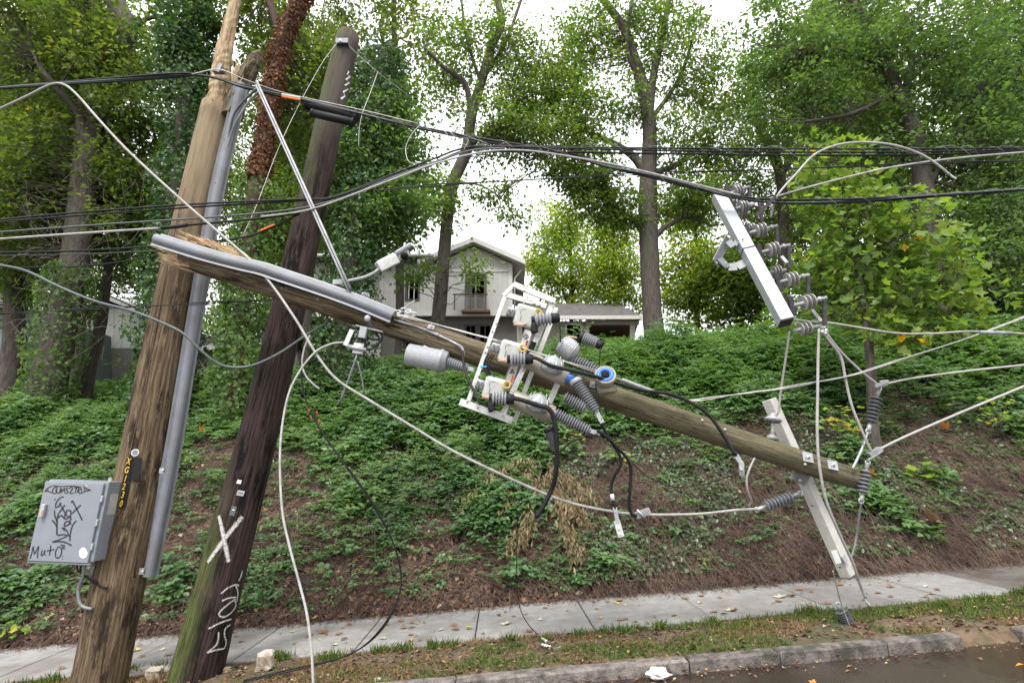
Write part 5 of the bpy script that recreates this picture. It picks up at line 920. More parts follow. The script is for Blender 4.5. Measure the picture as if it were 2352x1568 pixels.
obj('cable_tie', MB().box(Z5(972, 957, 4.5), (.055, .02, .011)), 'tie_blue', sf); obj('cable_tie', MB().box(Z5(1028, 1027, 4.505), (.012, .02, .03)), 'tie_blue', sf)
for z in ([(1490, 640), (1497, 700), (1498, 790)], [(1770, 830), (1768, 880), (1762, 945)]): obj('jumper', MB().tube([Z5(*k_, 4.62) for k_ in z], .006, 6, 2), 'cable_black', sf)
for zx, zy in [(1140, 1270), (1225, 1268)]: obj('eye_ring', MB().tube([Z5(zx, zy, 4.6) + Vector((math.cos(a) * .022, 0, math.sin(a) * .022)) for a in np.linspace(0, 6.283, 13)], .005, 6, caps=False), 'steel', sf)
# --- grey can below the pole
p, q = Z5(448, 870, 4.85), Z5(725, 925, 4.85); ct = thing('transformer_can', 'grey metal transformer can with ribbed bushing slung under the fallen pole', 'transformer', tuple(p))
Lc = (q - p).length; obj('tank', MB().lathe(p, q, [(0, .085), (.012, .10), (Lc * .8, .10), (Lc * .82, .108), (Lc * .87, .108), (Lc * .88, .10), (Lc * .97, .095), (Lc, .075)], 24), 'ins_light', ct)
obj('bushing', ribbed(q, Z5(870, 970, 4.82), .026, .052, 9, .8, .03), 'ins_light', ct); obj('terminal', MB().bar(Z5(865, 968, 4.82), Z5(908, 980, 4.82), .04, .03, (0, -1, 0)), 'galv', ct); obj('mount_bracket', MB().bar(Z5(560, 830, 4.85), Z5(610, 855, 4.85), .06, .05), 'steel', ct)
# --- tangled bracket with antenna-like rods under the pole
tb = thing('bracket_tangle', 'tangle of brackets, bent bars and coiled cables hanging below the fallen pole', 'bracket', tuple(W(825, 770, 4.75)))
Z3 = lambda zx, zy, Y=4.7: W(343 + zx * .2656, 514.5 + zy * .2656, Y)
obj('clamp_tube', MB().tube([Z3(1715, 1055), Z3(1875, 1090)], .02, 12), 'galv', tb); obj('clamp_plate', MB().box(Z3(1808, 1075, 4.72), (.09, .02, .095), Matrix.Rotation(.1, 3, 'Y')), 'alu', tb); obj('angle_bar', MB().bar(Z3(1755, 915), Z3(1695, 1050), .04, .02, (0, -1, 0)), 'alu', tb); obj('angle_bar', MB().bar(Z3(1790, 880), Z3(2020, 935), .05, .012, (0, 0, 1)), 'galv', tb)
obj('junction_box', MB().box(Z3(1850, 938, 4.68), (.06, .05, .10), Matrix.Rotation(.15, 3, 'Y')), 'ins_light', tb)
for z in ([(1700, 860), (1760, 890), (1840, 930), (1830, 1050), (1790, 1150)], [(1900, 850), (1960, 940), (1990, 1010), (1930, 1075), (1870, 1085)], [(1880, 870), (1990, 930), (2010, 990), (1950, 1070)], [(1700, 1010), (1760, 990), (1850, 985), (1980, 1000)], [(1700, 880), (1720, 940), (1770, 960)], [(1860, 960), (1870, 1040), (1880, 1090)]): obj('cable', MB().tube([Z3(*k_, 4.72) for k_ in z], .010, 8, 4), 'cable_black', tb)
obj('ball_joint', MB().lathe(Z3(1885, 790, 4.78), Z3(1890, 850, 4.76), [(0, .01), (.015, .026), (.04, .03), (.06, .02), (.07, .005)], 14), 'ins_light', tb)
for (za, zb_) in (((1800, 1120), (1640, 1560)), ((1800, 1180), (1860, 1480))):
    obj('rod', MB().tube([Z3(*za, 4.72), Z3((za[0] + zb_[0]) / 2 + 6, (za[1] + zb_[1]) / 2, 4.72), Z3(*zb_, 4.72)], .011 if zb_[0] < 1700 else .007, 8, 3), 'steel_dark', tb)
for k in range(7):
    u = .15 + k * .13; zx, zy = 1800 - 160 * u, 1120 + 440 * u; obj('cross_rod', MB().tube([Z3(zx - 45, zy - 8, 4.72), Z3(zx + 45, zy + 12, 4.72)], .004, 6), 'steel_dark', tb)
# --- black splice cases on the upper cable
for a, b_, r, rib, lab in [((700, 238), (826, 270), .062, True, 'upper ribbed black splice case on the cable in front of the dark pole'), ((713, 259), (816, 282), .048, False, 'lower smooth black splice case under the ribbed one')]:
    p, q = W(*a, 5.55), W(*b_, 5.55); sc = thing('splice_case', lab, 'splice case', tuple(p)); L = (q - p).length; prof = [(0, r * .6), (.02, r)]
    if rib:
        for k in range(30): prof += [(.06 + (L - .12) * k / 30, r), (.06 + (L - .12) * (k + .3) / 30, r * .93), (.06 + (L - .12) * (k + .6) / 30, r)]
    prof += [(L - .03, r), (L, r * .6)]; obj('case', MB().lathe(p, q, prof, 18), 'rubber', sc); obj('end_band', cyl(p.lerp(q, .02), p.lerp(q, .08), r * 1.08), 'cable_black', sc); obj('end_band', cyl(p.lerp(q, .92), p.lerp(q, .98), r * 1.08), 'cable_black', sc)
# --- upper steel crossarm with insulators
Z4 = lambda zx, zy, Y: W(1592.5 + zx * .25, 404 + zy * .25, Y)
ua = thing('steel_crossarm', 'long pale steel crossarm tilted steeply at upper right, lined with disc insulators', 'crossarm', tuple(Z4(830, 1320, 4.6)))
p, q = Z4(225, 180, 5.1), Z4(848, 1340, 4.6); dn = (q - p).normalized(); o = obj('arm', MB().bar(p, q, .115, .12, (-.2, -1, .5)), 'arm_steel', ua); md = o.modifiers.new('b', 'BEVEL'); md.width = .006; md.segments = 2
obj('end_cap', MB().bar(q, q + dn * .012, .108, .113, (-.2, -1, .5)), 'arm_edge', ua); obj('band', MB().bar(p.lerp(q, .478), p.lerp(q, .485), .121, .126, (-.2, -1, .5)), 'arm_edge', ua)
for zx, zy in [(452, 585), (530, 725)]: bolt(Z4(zx, zy, 4.82), (0, -1, 0), .01, ua, 'bolt', .012, 'steel_dark')
bp = obj('pole_bracket', MB().bar(Z4(200, 805, 4.88), Z4(318, 575, 4.96), .10, .012, (.8, -.6, .2)), 'ins_grey', ua)
for pa in ([(320, 640), (370, 610), (415, 620)], [(240, 760), (320, 840), (400, 835), (490, 790)]):
    for i in range(len(pa) - 1): obj('bracket_arm', MB().bar(Z4(*pa[i], 4.9), Z4(*pa[i + 1], 4.88), .012, .10, (0, .5, 1)), 'ins_grey', bp)
for zx, zy in [(295, 800), (340, 828), (215, 800)]: bolt(Z4(zx, zy, 4.84), (0, -1, 0), .009, bp, 'bolt', .01)
for k, (a, b_, br, Yv) in enumerate([((915, 1192), (1222, 1118), ((1205, 1110), (1205, 1372)), 4.6), ((790, 976), (1062, 910), ((1056, 905), (1056, 1100)), 4.7), ((622, 702), (885, 634), ((880, 625), (880, 852)), 4.82), ((508, 526), (772, 458), ((765, 455), (772, 640)), 4.9), ((385, 302), (560, 258), ((610, 255), (632, 432)), 5.0), ((330, 162), (515, 100), ((516, 90), (522, 210)), 5.06)]):
    p, q = Z4(*a, Yv), Z4(*b_, Yv); ins = obj('insulator_rod', MB().tube([p, q], .017, 12), 'galv', ua)
    for j in range(3): c = p.lerp(q, .27 + .13 * j + (.05 if k == 0 else 0)); dd = (q - p).normalized(); obj('disc', MB().lathe(c - dd * .005, c + dd, [(0, .02), (.001, .066), (.007, .068), (.014, .02)], 24, False), 'ins_clear', ins)
    obj('nut', cyl(p.lerp(q, .74), p.lerp(q, .84), .026, 6), 'galv', ins); obj('dark_bar', MB().bar(Z4(*br[0], Yv), Z4(*br[1], Yv - .02), .03, .02, (0, -1, 0)), 'arm_edge', ins); obj('bracket', MB().bar(p + Vector((-.02, 0, .085)), p + Vector((.0, 0, -.09)), .045, .03, (0, -1, 0)), 'arm_edge', ins)
for a, b_, Yv in [((915, 1422), (1155, 1378), 4.68), ((690, 892), (850, 862), 4.95), ((450, 500), (600, 470), 5.05), ((395, 360), (520, 335), 5.15)]:
    p, q = Z4(*a, Yv), Z4(*b_, Yv); ins = obj('insulator_rod', MB().tube([p, q], .016, 12), 'galv', ua)
    for j in range(3): c = p.lerp(q, .3 + .16 * j); dd = (q - p).normalized(); obj('disc', MB().lathe(c - dd * .005, c + dd, [(0, .02), (.001, .056), (.007, .058), (.013, .02)], 24, False), 'ins_clear', ins)
for a, b_ in [((1090, 1230), (1175, 1335)), ((755, 190), (575, 375)), ((810, 740), (860, 800)), ((1160, 1370), (1230, 1440))]: obj('link_strap', MB().bar(Z4(*a, 4.7), Z4(*b_, 4.66), .03, .014, (0, -1, 0)), 'galv' if a[0] > 800 else 'arm_edge', ua)
for zx, zy in [(1195, 1390), (1215, 1420), (1180, 1430), (1205, 1450)]: bolt(Z4(zx, zy, 4.6), (random.uniform(-.6, .6), -1, random.uniform(-.5, .5)), .018, ua, 'clamp_bolt', .03, 'steel')
# --- lower pale crossarm across the fallen pole tip
la_ = thing('fibreglass_crossarm', 'white square crossarm hanging under the pole tip, its lower end above the sidewalk', 'crossarm', tuple(W(1950, 1330, 5.05)))
p, q = W(1766, 917, 5.08), W(1948, 1322, 5.06); o = obj('arm', MB().bar(p, q, .098, .098, (.55, -1, .1)), 'white_arm', la_); md = o.modifiers.new('b', 'BEVEL'); md.width = .006; md.segments = 2
Z9 = lambda zx, zy, Y=5.0: W(1568 + zx * .3359, 1041.2 + zy * .3359, Y)
for zx, zy in [(885, 357), (1075, 778)]: bolt(Z9(zx, zy, 4.995), (-.5, -1, 0), .008, la_, 'bolt_hole', .004, 'black')
obj('name_label', MB().bar(Z9(1033, 660, 4.985), Z9(1068, 750, 4.985), .045, .003, (-.55, -1, .1)), 'white', la_); obj('saddle_plate', MB().bar(Z9(760, 130, 4.99), Z9(850, 190, 5.0), .10, .012, (-.4, -1, 0)), 'galv', la_); bolt(Z9(797, 182, 4.98), (0, -1, 0), .014, la_, 'bolt', .03); obj('through_bolt', MB().tube([Z9(900, 205, 5.0), Z9(950, 180, 4.85)], .008, 8), 'steel', la_)
obj('end_clamp', MB().bar(Z9(1092, 700, 4.99), Z9(1118, 745, 4.99), .05, .02, (.6, -1, 0)), 'galv', la_); obj('end_hole', MB().box(Z9(1140, 858, 5.03), (.016, .016, .004)), 'black', la_)
# pin insulator
c = W(1776, 962, 4.93); pi_ = thing('pin_insulator', 'round grey pin insulator standing on the fallen pole by the pale crossarm', 'insulator', tuple(W(1774, 1004, 4.93))); ax_ = (W(1779, 950, 4.93) - W(1774, 1004, 4.93)).normalized()
obj('bell', MB().lathe(c - ax_ * .02, c + ax_, [(0, .05), (.004, .072), (.02, .075), (.035, .06), (.05, .03), (.065, .034), (.075, .02)], 24), 'ins_light', pi_)
for r_ in (.062, .046, .03): obj('ring', MB().lathe(c - ax_ * .027, c + ax_, [(0, r_), (.008, r_), (.0085, r_ - .008), (.0, r_ - .008)], 20), 'ins_grey', pi_)
obj('pin', cyl(W(1774, 1003, 4.93), c - ax_ * .02, .017), 'galv', pi_); obj('base', MB().lathe(W(1773, 1010, 4.93), c, [(0, .05), (.03, .045), (.05, .02)], 14), 'galv', pi_)
# strain insulators, each a thing of its own
def strain(a, b_, Y, rc, rs_, n, m, label, hook=True):
    p, q = W(*a, Y), W(*b_, Y); t = thing('strain_insulator', label, 'insulator', tuple(q)); obj('sheds', ribbed(p.lerp(q, .12), p.lerp(q, .88), rc, rs_, n, 1, .1), m, t)
    for u, v in ((p, p.lerp(q, .15)), (q, p.lerp(q, .85))):
        obj('end_fitting', cyl(u, v, rc * 1.3), 'galv', t); obj('shackle', MB().tube([u + Vector((math.cos(th) * .02, .0, math.sin(th) * .02)) for th in np.linspace(0, 6.283, 11)], .006, 6, caps=False), 'steel', t)
    return t
strain((2019, 893), (1994, 990), 4.85, .014, .05, 7, 'ins_dark', 'dark ribbed strain insulator hanging beside the sapling trunk')
strain((1993, 1062), (1978, 1150), 4.80, .013, .05, 6, 'ins_grey', 'ribbed strain insulator in front of the fallen pole tip')
strain((1738, 1170), (1838, 1132), 5.0, .014, .05, 8, 'ins_grey', 'grey ribbed strain insulator left of the pale crossarm')
strain((1925, 1388), (1961, 1452), 5.25, .02, .055, 8, 'ins_dark', 'dark ribbed insulator dangling onto the verge grass')
# fuse blade and clamps on hanging leads
fz = thing('fuse_blade', 'metal fuse blade hanging from a short black lead over the brown bank', 'connector', tuple(W(1425, 1230, 4.6)))
obj('blade', MB().bar(W(1416, 1195, 4.6), W(1427, 1232, 4.6), .05, .012, (0, -1, 0)), 'alu', fz); obj('lug', MB().bar(W(1412, 1164, 4.6), W(1418, 1200, 4.6), .032, .02, (0, -1, 0)), 'galv', fz); obj('sleeve', MB().tube([W(1405, 1134, 4.6), W(1408, 1148, 4.6)], .016, 10), 'white', fz)
for x_, y_ in [(1421, 1214), (1424, 1226)]: bolt(W(x_, y_, 4.592), (0, -1, 0), .009, fz, 'bolt', .008, 'white')
cl_ = thing('line_clamp', 'silver clamp gripping the sagging line below the frame', 'clamp', tuple(W(1480, 1178, 4.7))); obj('jaw', MB().bar(W(1460, 1184, 4.7), W(1492, 1172, 4.7), .05, .05), 'galv', cl_); obj('bolt', MB().tube([W(1463, 1170, 4.66), W(1480, 1188, 4.66)], .009, 8), 'steel', cl_)
cl2 = thing('line_clamp', 'small silver clamp where the thick black lead crosses the sagging line', 'clamp', tuple(W(1262, 1144, 4.7))); obj('jaw', MB().bar(W(1258, 1152, 4.66), W(1266, 1136, 4.66), .04, .03), 'galv', cl2); obj('bolt', MB().tube([W(1257, 1140, 4.63), W(1268, 1148, 4.63)], .006, 8), 'steel', cl2)
lk = thing('link_bracket', 'silver link bracket on the pole underside where a white lead drops', 'bracket', tuple(W(1700, 1090, 4.75))); obj('plate', MB().bar(W(1690, 1045, 4.72), W(1703, 1065, 4.72), .04, .02, (0, -1, 0)), 'galv', lk); obj('plate', MB().bar(W(1702, 1060, 4.72), W(1704, 1092, 4.72), .04, .02, (0, -1, 0)), 'galv', lk); bolt(W(1703, 1078, 4.70), (0, -1, 0), .012, lk, 'bolt', .014)
dc = thing('dead_end_clamp', 'silver dead-end clamp gripping the line by the sapling', 'clamp', tuple(W(2020, 885, 4.82))); obj('jaw', MB().bar(W(2008, 888, 4.82), W(2034, 880, 4.82), .045, .04), 'galv', dc); obj('bail', MB().tube([W(2008, 890, 4.8), W(2030, 882, 4.78), W(2040, 874, 4.8), (W(2020, 876, 4.82))], .007, 6, 4), 'galv', dc)
dc = thing('dead_end_clamp', 'silver dead-end clamp just above the fallen pole tip', 'clamp', tuple(W(2008, 1036, 4.78))); obj('jaw', MB().bar(W(1996, 1046, 4.78), W(2022, 1030, 4.78), .045, .04), 'galv', dc); obj('bail', MB().tube([W(1990, 1058, 4.76), W(2015, 1044, 4.75), W(2028, 1032, 4.78), (W(2010, 1028, 4.8))], .007, 6, 4), 'galv', dc)
hk = thing('turnbuckle', 'rusty chain of shackles and strap lying on the pole beside the guard end', 'hardware', tuple(W(925, 722, 4.86)))
for k, (x_, y_) in enumerate([(914, 716), (926, 712), (938, 715), (950, 722)]): obj('link', MB().tube([W(x_, y_, 4.84) + Vector((math.cos(a) * .026, math.sin(a) * .01 * (-1) ** k, math.sin(a) * .016)) for a in np.linspace(0, 6.283, 12)], .007, 6, caps=False), 'steel', hk)
obj('strap', MB().bar(W(917, 716, 4.86), W(952, 690, 4.9), .025, .012), 'galv', hk); obj('spool', ribbed(W(832, 676, 4.95), W(848, 682, 4.95), .02, .034, 3), 'ins_light', hk)
# ---------------------------------------------------------------- wires and cables
def wire(name, label, pts, w, m, cat='cable', n=8, k=6, strands=None, group=None, extra=None):
    w = w * (.72 if m in ('cable_white', 'strand') else .85 if m == 'cable_green' else .92)
    P = [W(*p) for p in pts]; r = max(w * T(*pts[len(pts) // 2]) / 2, .0018)
    if not strands:
        o = obj(name, MB().tube(P, r, n, k), m, None, P[0]); tag(o, label, cat, group); return o
    t = thing(name, label, cat, tuple(P[0]), group); S = [Vector(p) for p in catmull([tuple(p) for p in P], k)]
    for j, (dy, dz, f, mm, ph) in enumerate(strands):
        q = [p + Vector((0, dy * math.cos(i * .21 * ph + j), dz + .006 * math.sin(i * .21 * ph + j * 2))) for i, p in enumerate(S)]; obj('strand', MB().tube(q, r * f, n, 1), mm, t)
    return t
B3 = [(.02, .012, .62, 'cable_black', 1), (.02, -.014, .55, 'cable_black', 1.3), (.025, 0, .45, 'cable_green', .8)]
wire('telecom_cable', 'thick black telecom bundle sagging from upper left over the dark pole to the crossarm', [(-40, 207, 5.15), (0, 204, 5.15), (250, 186, 5.15), (400, 173, 5.15), (450, 171, 5.15), (500, 180, 5.16), (560, 199, 5.2), (640, 217, 5.4), (700, 231, 5.5), (830, 261, 5.5), (960, 291, 5.4), (1130, 325, 5.2), (1300, 356, 5.1), (1400, 384, 5.0), (1500, 405, 4.95), (1600, 430, 4.9), (1700, 455, 4.85), (1790, 464, 4.8), (1950, 461, 4.8), (2150, 448, 4.8), (2352, 435, 4.8), (2400, 432, 4.8)], 9, 'cable_black', strands=B3)
wire('messenger_wire', 'thin steel messenger wire above the bundle between pole top and splice cases', [(440, 171, 5.13), (503, 160, 5.2), (560, 182, 5.25), (640, 210, 5.38), (720, 229, 5.5), (840, 255, 5.5), (960, 284, 5.4)], 3, 'strand')
wire('telecom_cable', 'black double cable crossing both poles and rising to the long level run', [(-40, 511, 4.95), (0, 508, 4.95), (200, 491, 4.95), (480, 470, 4.95), (700, 458, 4.95), (770, 451, 4.9), (900, 404, 4.95), (1000, 368, 5), (1060, 345, 5), (1130, 336, 5), (1300, 339, 5), (1600, 344, 5), (2000, 347, 5), (2352, 343, 5), (2400, 342, 5)], 8, 'cable_black', strands=[(.015, .012, .6, 'cable_black', 1), (.015, -.012, .55, 'cable_black', 1.2)])
wire('telecom_cable', 'lower companion of the long level black cable at upper right', [(1110, 350, 5.02), (1160, 348, 5.02), (1300, 350, 5.02), (1600, 354, 5.02), (2000, 357, 5.02), (2352, 349, 5.02), (2400, 348, 5.02)], 5, 'cable_black')
wire('telecom_cable', 'dark green cable merging upward from the left into the level run', [(-40, 536, 4.9), (0, 533, 4.9), (240, 515, 4.9), (470, 500, 4.9), (650, 484, 4.9), (760, 462, 4.9), (900, 409, 4.93), (1000, 373, 4.97), (1080, 346, 4.98), (1160, 340, 4.98)], 5, 'cable_green')
wire('service_cable', 'white cable entering at left below the black pair, turning black at a sleeve', [(-40, 552, 4.88), (0, 549, 4.88), (200, 535, 4.88), (370, 524, 4.88)], 8, 'cable_white')
wire('service_cable', 'black continuation of the white cable past the light brown pole', [(365, 524, 4.88), (430, 517, 4.88), (520, 509, 4.88), (600, 501, 4.88), (690, 489, 4.88)], 6, 'cable_black')
wire('cable_sleeve', 'short black sleeve joining the white cable to the black one', [(372, 523, 4.875), (400, 521, 4.875), (430, 517, 4.875)], 10, 'rubber', 'sleeve')
wire('service_cable', 'whitish cable arching over the centre and down to the steel crossarm', [(600, 498, 4.86), (690, 486, 4.86), (760, 466, 4.87), (900, 413, 4.9), (1000, 376, 4.93), (1100, 351, 4.95), (1180, 345, 4.95), (1260, 352, 4.93), (1400, 376, 4.9), (1500, 399, 4.88), (1600, 424, 4.85), (1700, 449, 4.8)], 6, 'cable_white')
wire('telecom_cable', 'thin black twisted cable rising gently across the oak to the right edge', [(860, 438, 5.1), (1000, 426, 5.1), (1100, 419, 5.1), (1400, 403, 5.1), (1600, 395, 5.1), (1900, 384, 5.1), (2150, 376, 5.1), (2352, 368, 5.1), (2400, 366, 5.1)], 4.5, 'cable_black', strands=[(.01, .006, .6, 'cable_black', 2), (.01, -.006, .6, 'cable_black', 2.4)])
wire('drop_cable', 'black cable passing behind the guard tip with an orange marker', [(-40, 582, 4.93), (0, 580, 4.93), (200, 575, 4.93), (400, 562, 4.93), (480, 555, 5.0), (560, 545, 4.9), (620, 524, 4.9), (690, 490, 4.9)], 5, 'cable_black')
wire('marker_sleeve', 'orange marker sleeve on the thin black cable between the poles', [(598, 530, 4.88), (614, 523, 4.88), (630, 516, 4.88)], 4.5, 'orange', 'sleeve')
wire('drop_cable', 'thin grey wire just under the black one at left', [(-40, 589, 4.97), (0, 587, 4.97), (200, 583, 4.97), (395, 574, 4.97)], 3, 'cable_green')
wire('drop_cable', 'thin sagging black wire at left ending at the broken pole end', [(-40, 610, 4.95), (0, 613, 4.95), (150, 613, 4.95), (250, 605, 4.95), (330, 592, 4.95), (410, 574, 4.95)], 3.5, 'cable_black')
wire('drop_cable', 'greenish cable dipping in front of both poles in a deep sag', [(-30, 596, 4.75), (0, 608, 4.75), (60, 622, 4.75), (140, 660, 4.75), (220, 692, 4.75), (300, 713, 4.75), (370, 740, 4.75), (420, 765, 4.75), (460, 803, 4.78), (495, 831, 4.82), (530, 843, 4.86), (580, 839, 4.9), (640, 812, 4.95), (700, 772, 5.0), (760, 735, 5.05)], 7, 'cable_green')
wire('drop_cable', 'thin twisted black pair running level to the dark pole under the fallen one', [(-40, 722, 5.0), (0, 720, 5.0), (200, 709, 5.0), (350, 702, 5.0), (500, 695, 5.05), (630, 688, 5.3)], 4, 'cable_black', strands=[(.006, .004, .6, 'cable_black', 3), (.006, -.004, .6, 'cable_black', 3.3)])
wire('power_line', 'long bare white conductor falling from upper left and sagging across the bank', [(-40, 268, 5.0), (0, 250, 5.0), (60, 222, 4.9), (115, 195, 4.86), (145, 194, 4.85), (175, 216, 4.85), (230, 278, 4.85), (300, 352, 4.85), (420, 462, 4.85), (540, 566, 4.84), (580, 604, 4.82), (625, 655, 4.78), (680, 735, 4.72), (730, 818, 4.7), (775, 872, 4.7), (850, 920, 4.7), (950, 981, 4.7), (1050, 1040, 4.7), (1200, 1111, 4.72), (1300, 1151, 4.75), (1400, 1173, 4.78), (1480, 1181, 4.8), (1600, 1180, 4.88), (1690, 1171, 4.95), (1742, 1168, 5.0)], 8, 'cable_white', 'wire', 10)
wire('power_line', 'thick white cable looping down in the foreground left of centre to the road', [(792, 786, 4.72), (760, 790, 4.7), (725, 808, 4.68), (690, 850, 4.64), (663, 905, 4.6), (648, 980, 4.56), (643, 1060, 4.5), (648, 1170, 4.42), (664, 1250, 4.36), (688, 1340, 4.3), (705, 1410, 4.25), (715, 1490, 4.2), (720, 1580, 4.15)], 7.5, 'cable_white', 'wire', 10)
wire('drop_cable', 'pair of dark cables hanging in a long curve to the verge', [(716, 764, 5.0), (700, 800, 4.95), (693, 850, 4.93), (698, 905, 4.92), (715, 950, 4.92), (745, 1000, 4.92), (800, 1075, 4.95), (855, 1155, 5.0), (900, 1240, 5.05), (920, 1310, 5.1), (917, 1365, 5.12), (890, 1425, 5.15), (845, 1475, 5.2), (790, 1508, 5.25), (720, 1528, 5.2), (640, 1543, 5.15), (560, 1562, 5.1)], 7, 'cable_black', strands=[(.008, .006, .55, 'cable_black', 1.5), (.012, -.004, .5, 'cable_black', 1.1)])
for x_, y_, lab in [(709, 943, 'upper'), (714, 960, 'second'), (727, 948, 'third'), (733, 968, 'lowest')]: wire('red_connector', lab + ' of the four red connectors on the hanging dark cables', [(x_, y_ - 4, 4.88), (x_ + 2, y_ + 4, 4.88)], 4.5, 'red', 'connector', k=1)
wire('drop_cable', 'short white cable end dangling beside the dark pole', [(712, 770, 4.95), (699, 800, 4.93), (694, 835, 4.92), (702, 862, 4.92), (720, 882, 4.92), (734, 893, 4.92)], 6, 'cable_white')
wire('guy_strand', 'twisted steel strand lying on the fallen pole and rising to the right edge', [(905, 722, 4.82), (960, 734, 4.8), (1100, 771, 4.76), (1200, 800, 4.5), (1300, 831, 4.5), (1420, 870, 4.75), (1500, 899, 4.75), (1545, 912, 4.75), (1590, 919, 4.75), (1680, 908, 4.72), (1800, 890, 4.7), (1900, 874, 4.7), (2000, 848, 4.7), (2150, 801, 4.7), (2352, 728, 4.7), (2400, 710, 4.7)], 7, 'strand', 'wire', 6, strands=[(.005, .004, .6, 'strand', 2.5), (.005, -.003, .6, 'strand', 2.7), (.006, 0, .5, 'strand', 3)])
wire('guy_grip', 'thicker preformed grip around the steel strand by the blue socket', [(1428, 872, 4.74), (1465, 886, 4.74), (1500, 899, 4.74)], 11, 'galv', 'grip')
wire('black_lead', 'black lead running along the fallen pole from the middle switch unit to its tip', [(1205, 822, 4.42), (1230, 822, 4.40), (1262, 838, 4.40), (1300, 848, 4.42), (1360, 862, 4.45), (1430, 884, 4.55), (1480, 897, 4.65), (1540, 905, 4.72), (1590, 926, 4.72), (1630, 955, 4.72), (1662, 1000, 4.72), (1690, 1047, 4.72)], 9, 'cable_black')
wire('black_lead', 'thick black lead hanging from the lowest switch unit down to the sagging line', [(1160, 912, 4.42), (1190, 916, 4.40), (1235, 930, 4.40), (1262, 940, 4.40), (1274, 970, 4.42), (1279, 1030, 4.45), (1276, 1090, 4.5), (1266, 1125, 4.55), (1248, 1162, 4.55), (1231, 1186, 4.55)], 12, 'cable_black', n=10)
wire('black_lead', 'black lead swinging down right of centre to the line clamp', [(1372, 988, 4.42), (1390, 1000, 4.44), (1415, 1025, 4.5), (1440, 1052, 4.55), (1449, 1080, 4.58), (1447, 1120, 4.6), (1445, 1155, 4.62), (1450, 1178, 4.64), (1462, 1184, 4.66)], 8, 'cable_black')
wire('black_lead', 'black lead kinking down right of centre to the fuse blade', [(1380, 960, 4.44), (1390, 990, 4.46), (1408, 1020, 4.5), (1424, 1048, 4.53), (1424, 1070, 4.55), (1410, 1095, 4.58), (1404, 1118, 4.6), (1406, 1140, 4.6), (1413, 1168, 4.6)], 8, 'cable_black')
wire('black_lead', 'thin black lead linking the hanging arrester to the lower bushing terminal', [(1288, 1036, 4.5), (1310, 1015, 4.48), (1340, 1004, 4.46), (1374, 996, 4.44)], 4.5, 'cable_black')
wire('black_lead', 'thin black lead from the pole bolt down to the upper bushing terminal', [(1368, 880, 4.8), (1374, 920, 4.65), (1378, 955, 4.46)], 6, 'cable_black')
wire('black_lead', 'grey-black lead curling from the riser tube to the lowest switch unit', [(1062, 805, 4.66), (1066, 840, 4.62), (1075, 870, 4.55), (1090, 900, 4.5), (1100, 920, 4.47), (1120, 932, 4.47)], 7, 'cable_black')
for lab, pts, w in [('white tie wire dropping from the steel crossarm end to the pin insulator', [(1813, 760, 4.7), (1808, 800, 4.72), (1799, 860, 4.78), (1792, 910, 4.85), (1788, 945, 4.88), (1779, 955, 4.9)], 7), ('long white wire hanging from the crossarm past the pole tip to its frayed end', [(1881, 755, 4.66), (1879, 820, 4.66), (1878, 900, 4.66), (1877, 990, 4.66), (1882, 1070, 4.68), (1898, 1150, 4.72), (1928, 1225, 4.8), (1958, 1290, 4.9), (1975, 1340, 5.0), (1988, 1372, 5.05)], 9), ('white jumper from the crossarm to the clamp above the pole tip', [(1888, 762, 4.64), (1912, 792, 4.66), (1932, 822, 4.7), (1942, 870, 4.72), (1956, 930, 4.74), (1980, 990, 4.76), (2002, 1038, 4.78)], 8), ('white jumper from the crossarm to the clamp by the sapling', [(1900, 768, 4.66), (1930, 806, 4.7), (1975, 850, 4.76), (2020, 886, 4.82)], 7), ('white line leaving the sapling clamp toward the right edge', [(2022, 884, 4.82), (2100, 868, 4.8), (2220, 852, 4.75), (2352, 838, 4.7), (2400, 833, 4.7)], 7), ('white line rising from the clamp above the pole tip to the right edge', [(2010, 1036, 4.78), (2080, 1002, 4.75), (2200, 950, 4.7), (2352, 887, 4.6), (2400, 867, 4.6)], 8), ('nearly level white line from the crossarm insulators to the right edge', [(1822, 733, 4.75), (1860, 738, 4.7), (1905, 741, 4.66), (1980, 753, 4.66), (2060, 765, 4.66), (2140, 766, 4.66), (2220, 761, 4.66), (2300, 764, 4.66), (2400, 768, 4.66)], 6), ('white conductor arching up over the sapling to a frayed end', [(1770, 500, 4.9), (1778, 470, 4.85), (1790, 443, 4.8), (1830, 398, 4.8), (1870, 356, 4.8), (1920, 334, 4.8), (1980, 327, 4.8), (2050, 333, 4.8), (2110, 352, 4.8), (2150, 376, 4.8), (2182, 402, 4.8)], 7), ('white line running from the crossarm up through the sapling to the right edge', [(1768, 456, 4.85), (1850, 432, 4.85), (1950, 406, 4.85), (2050, 384, 4.85), (2200, 363, 4.85), (2400, 346, 4.85)], 6), ('white lead dropping from the link bracket to the sagging line', [(1733, 1052, 4.85), (1722, 1075, 4.8), (1715, 1100, 4.8), (1718, 1130, 4.82), (1726, 1150, 4.88), (1720, 1162, 4.92)], 7)]: wire('power_line', lab, pts, w, 'cable_white', 'wire', 10)
wire('line_sleeve', 'splice sleeve on the level white line near the right edge', [(2250, 763, 4.655), (2288, 764, 4.655), (2325, 765, 4.655)], 10, 'galv', 'sleeve')
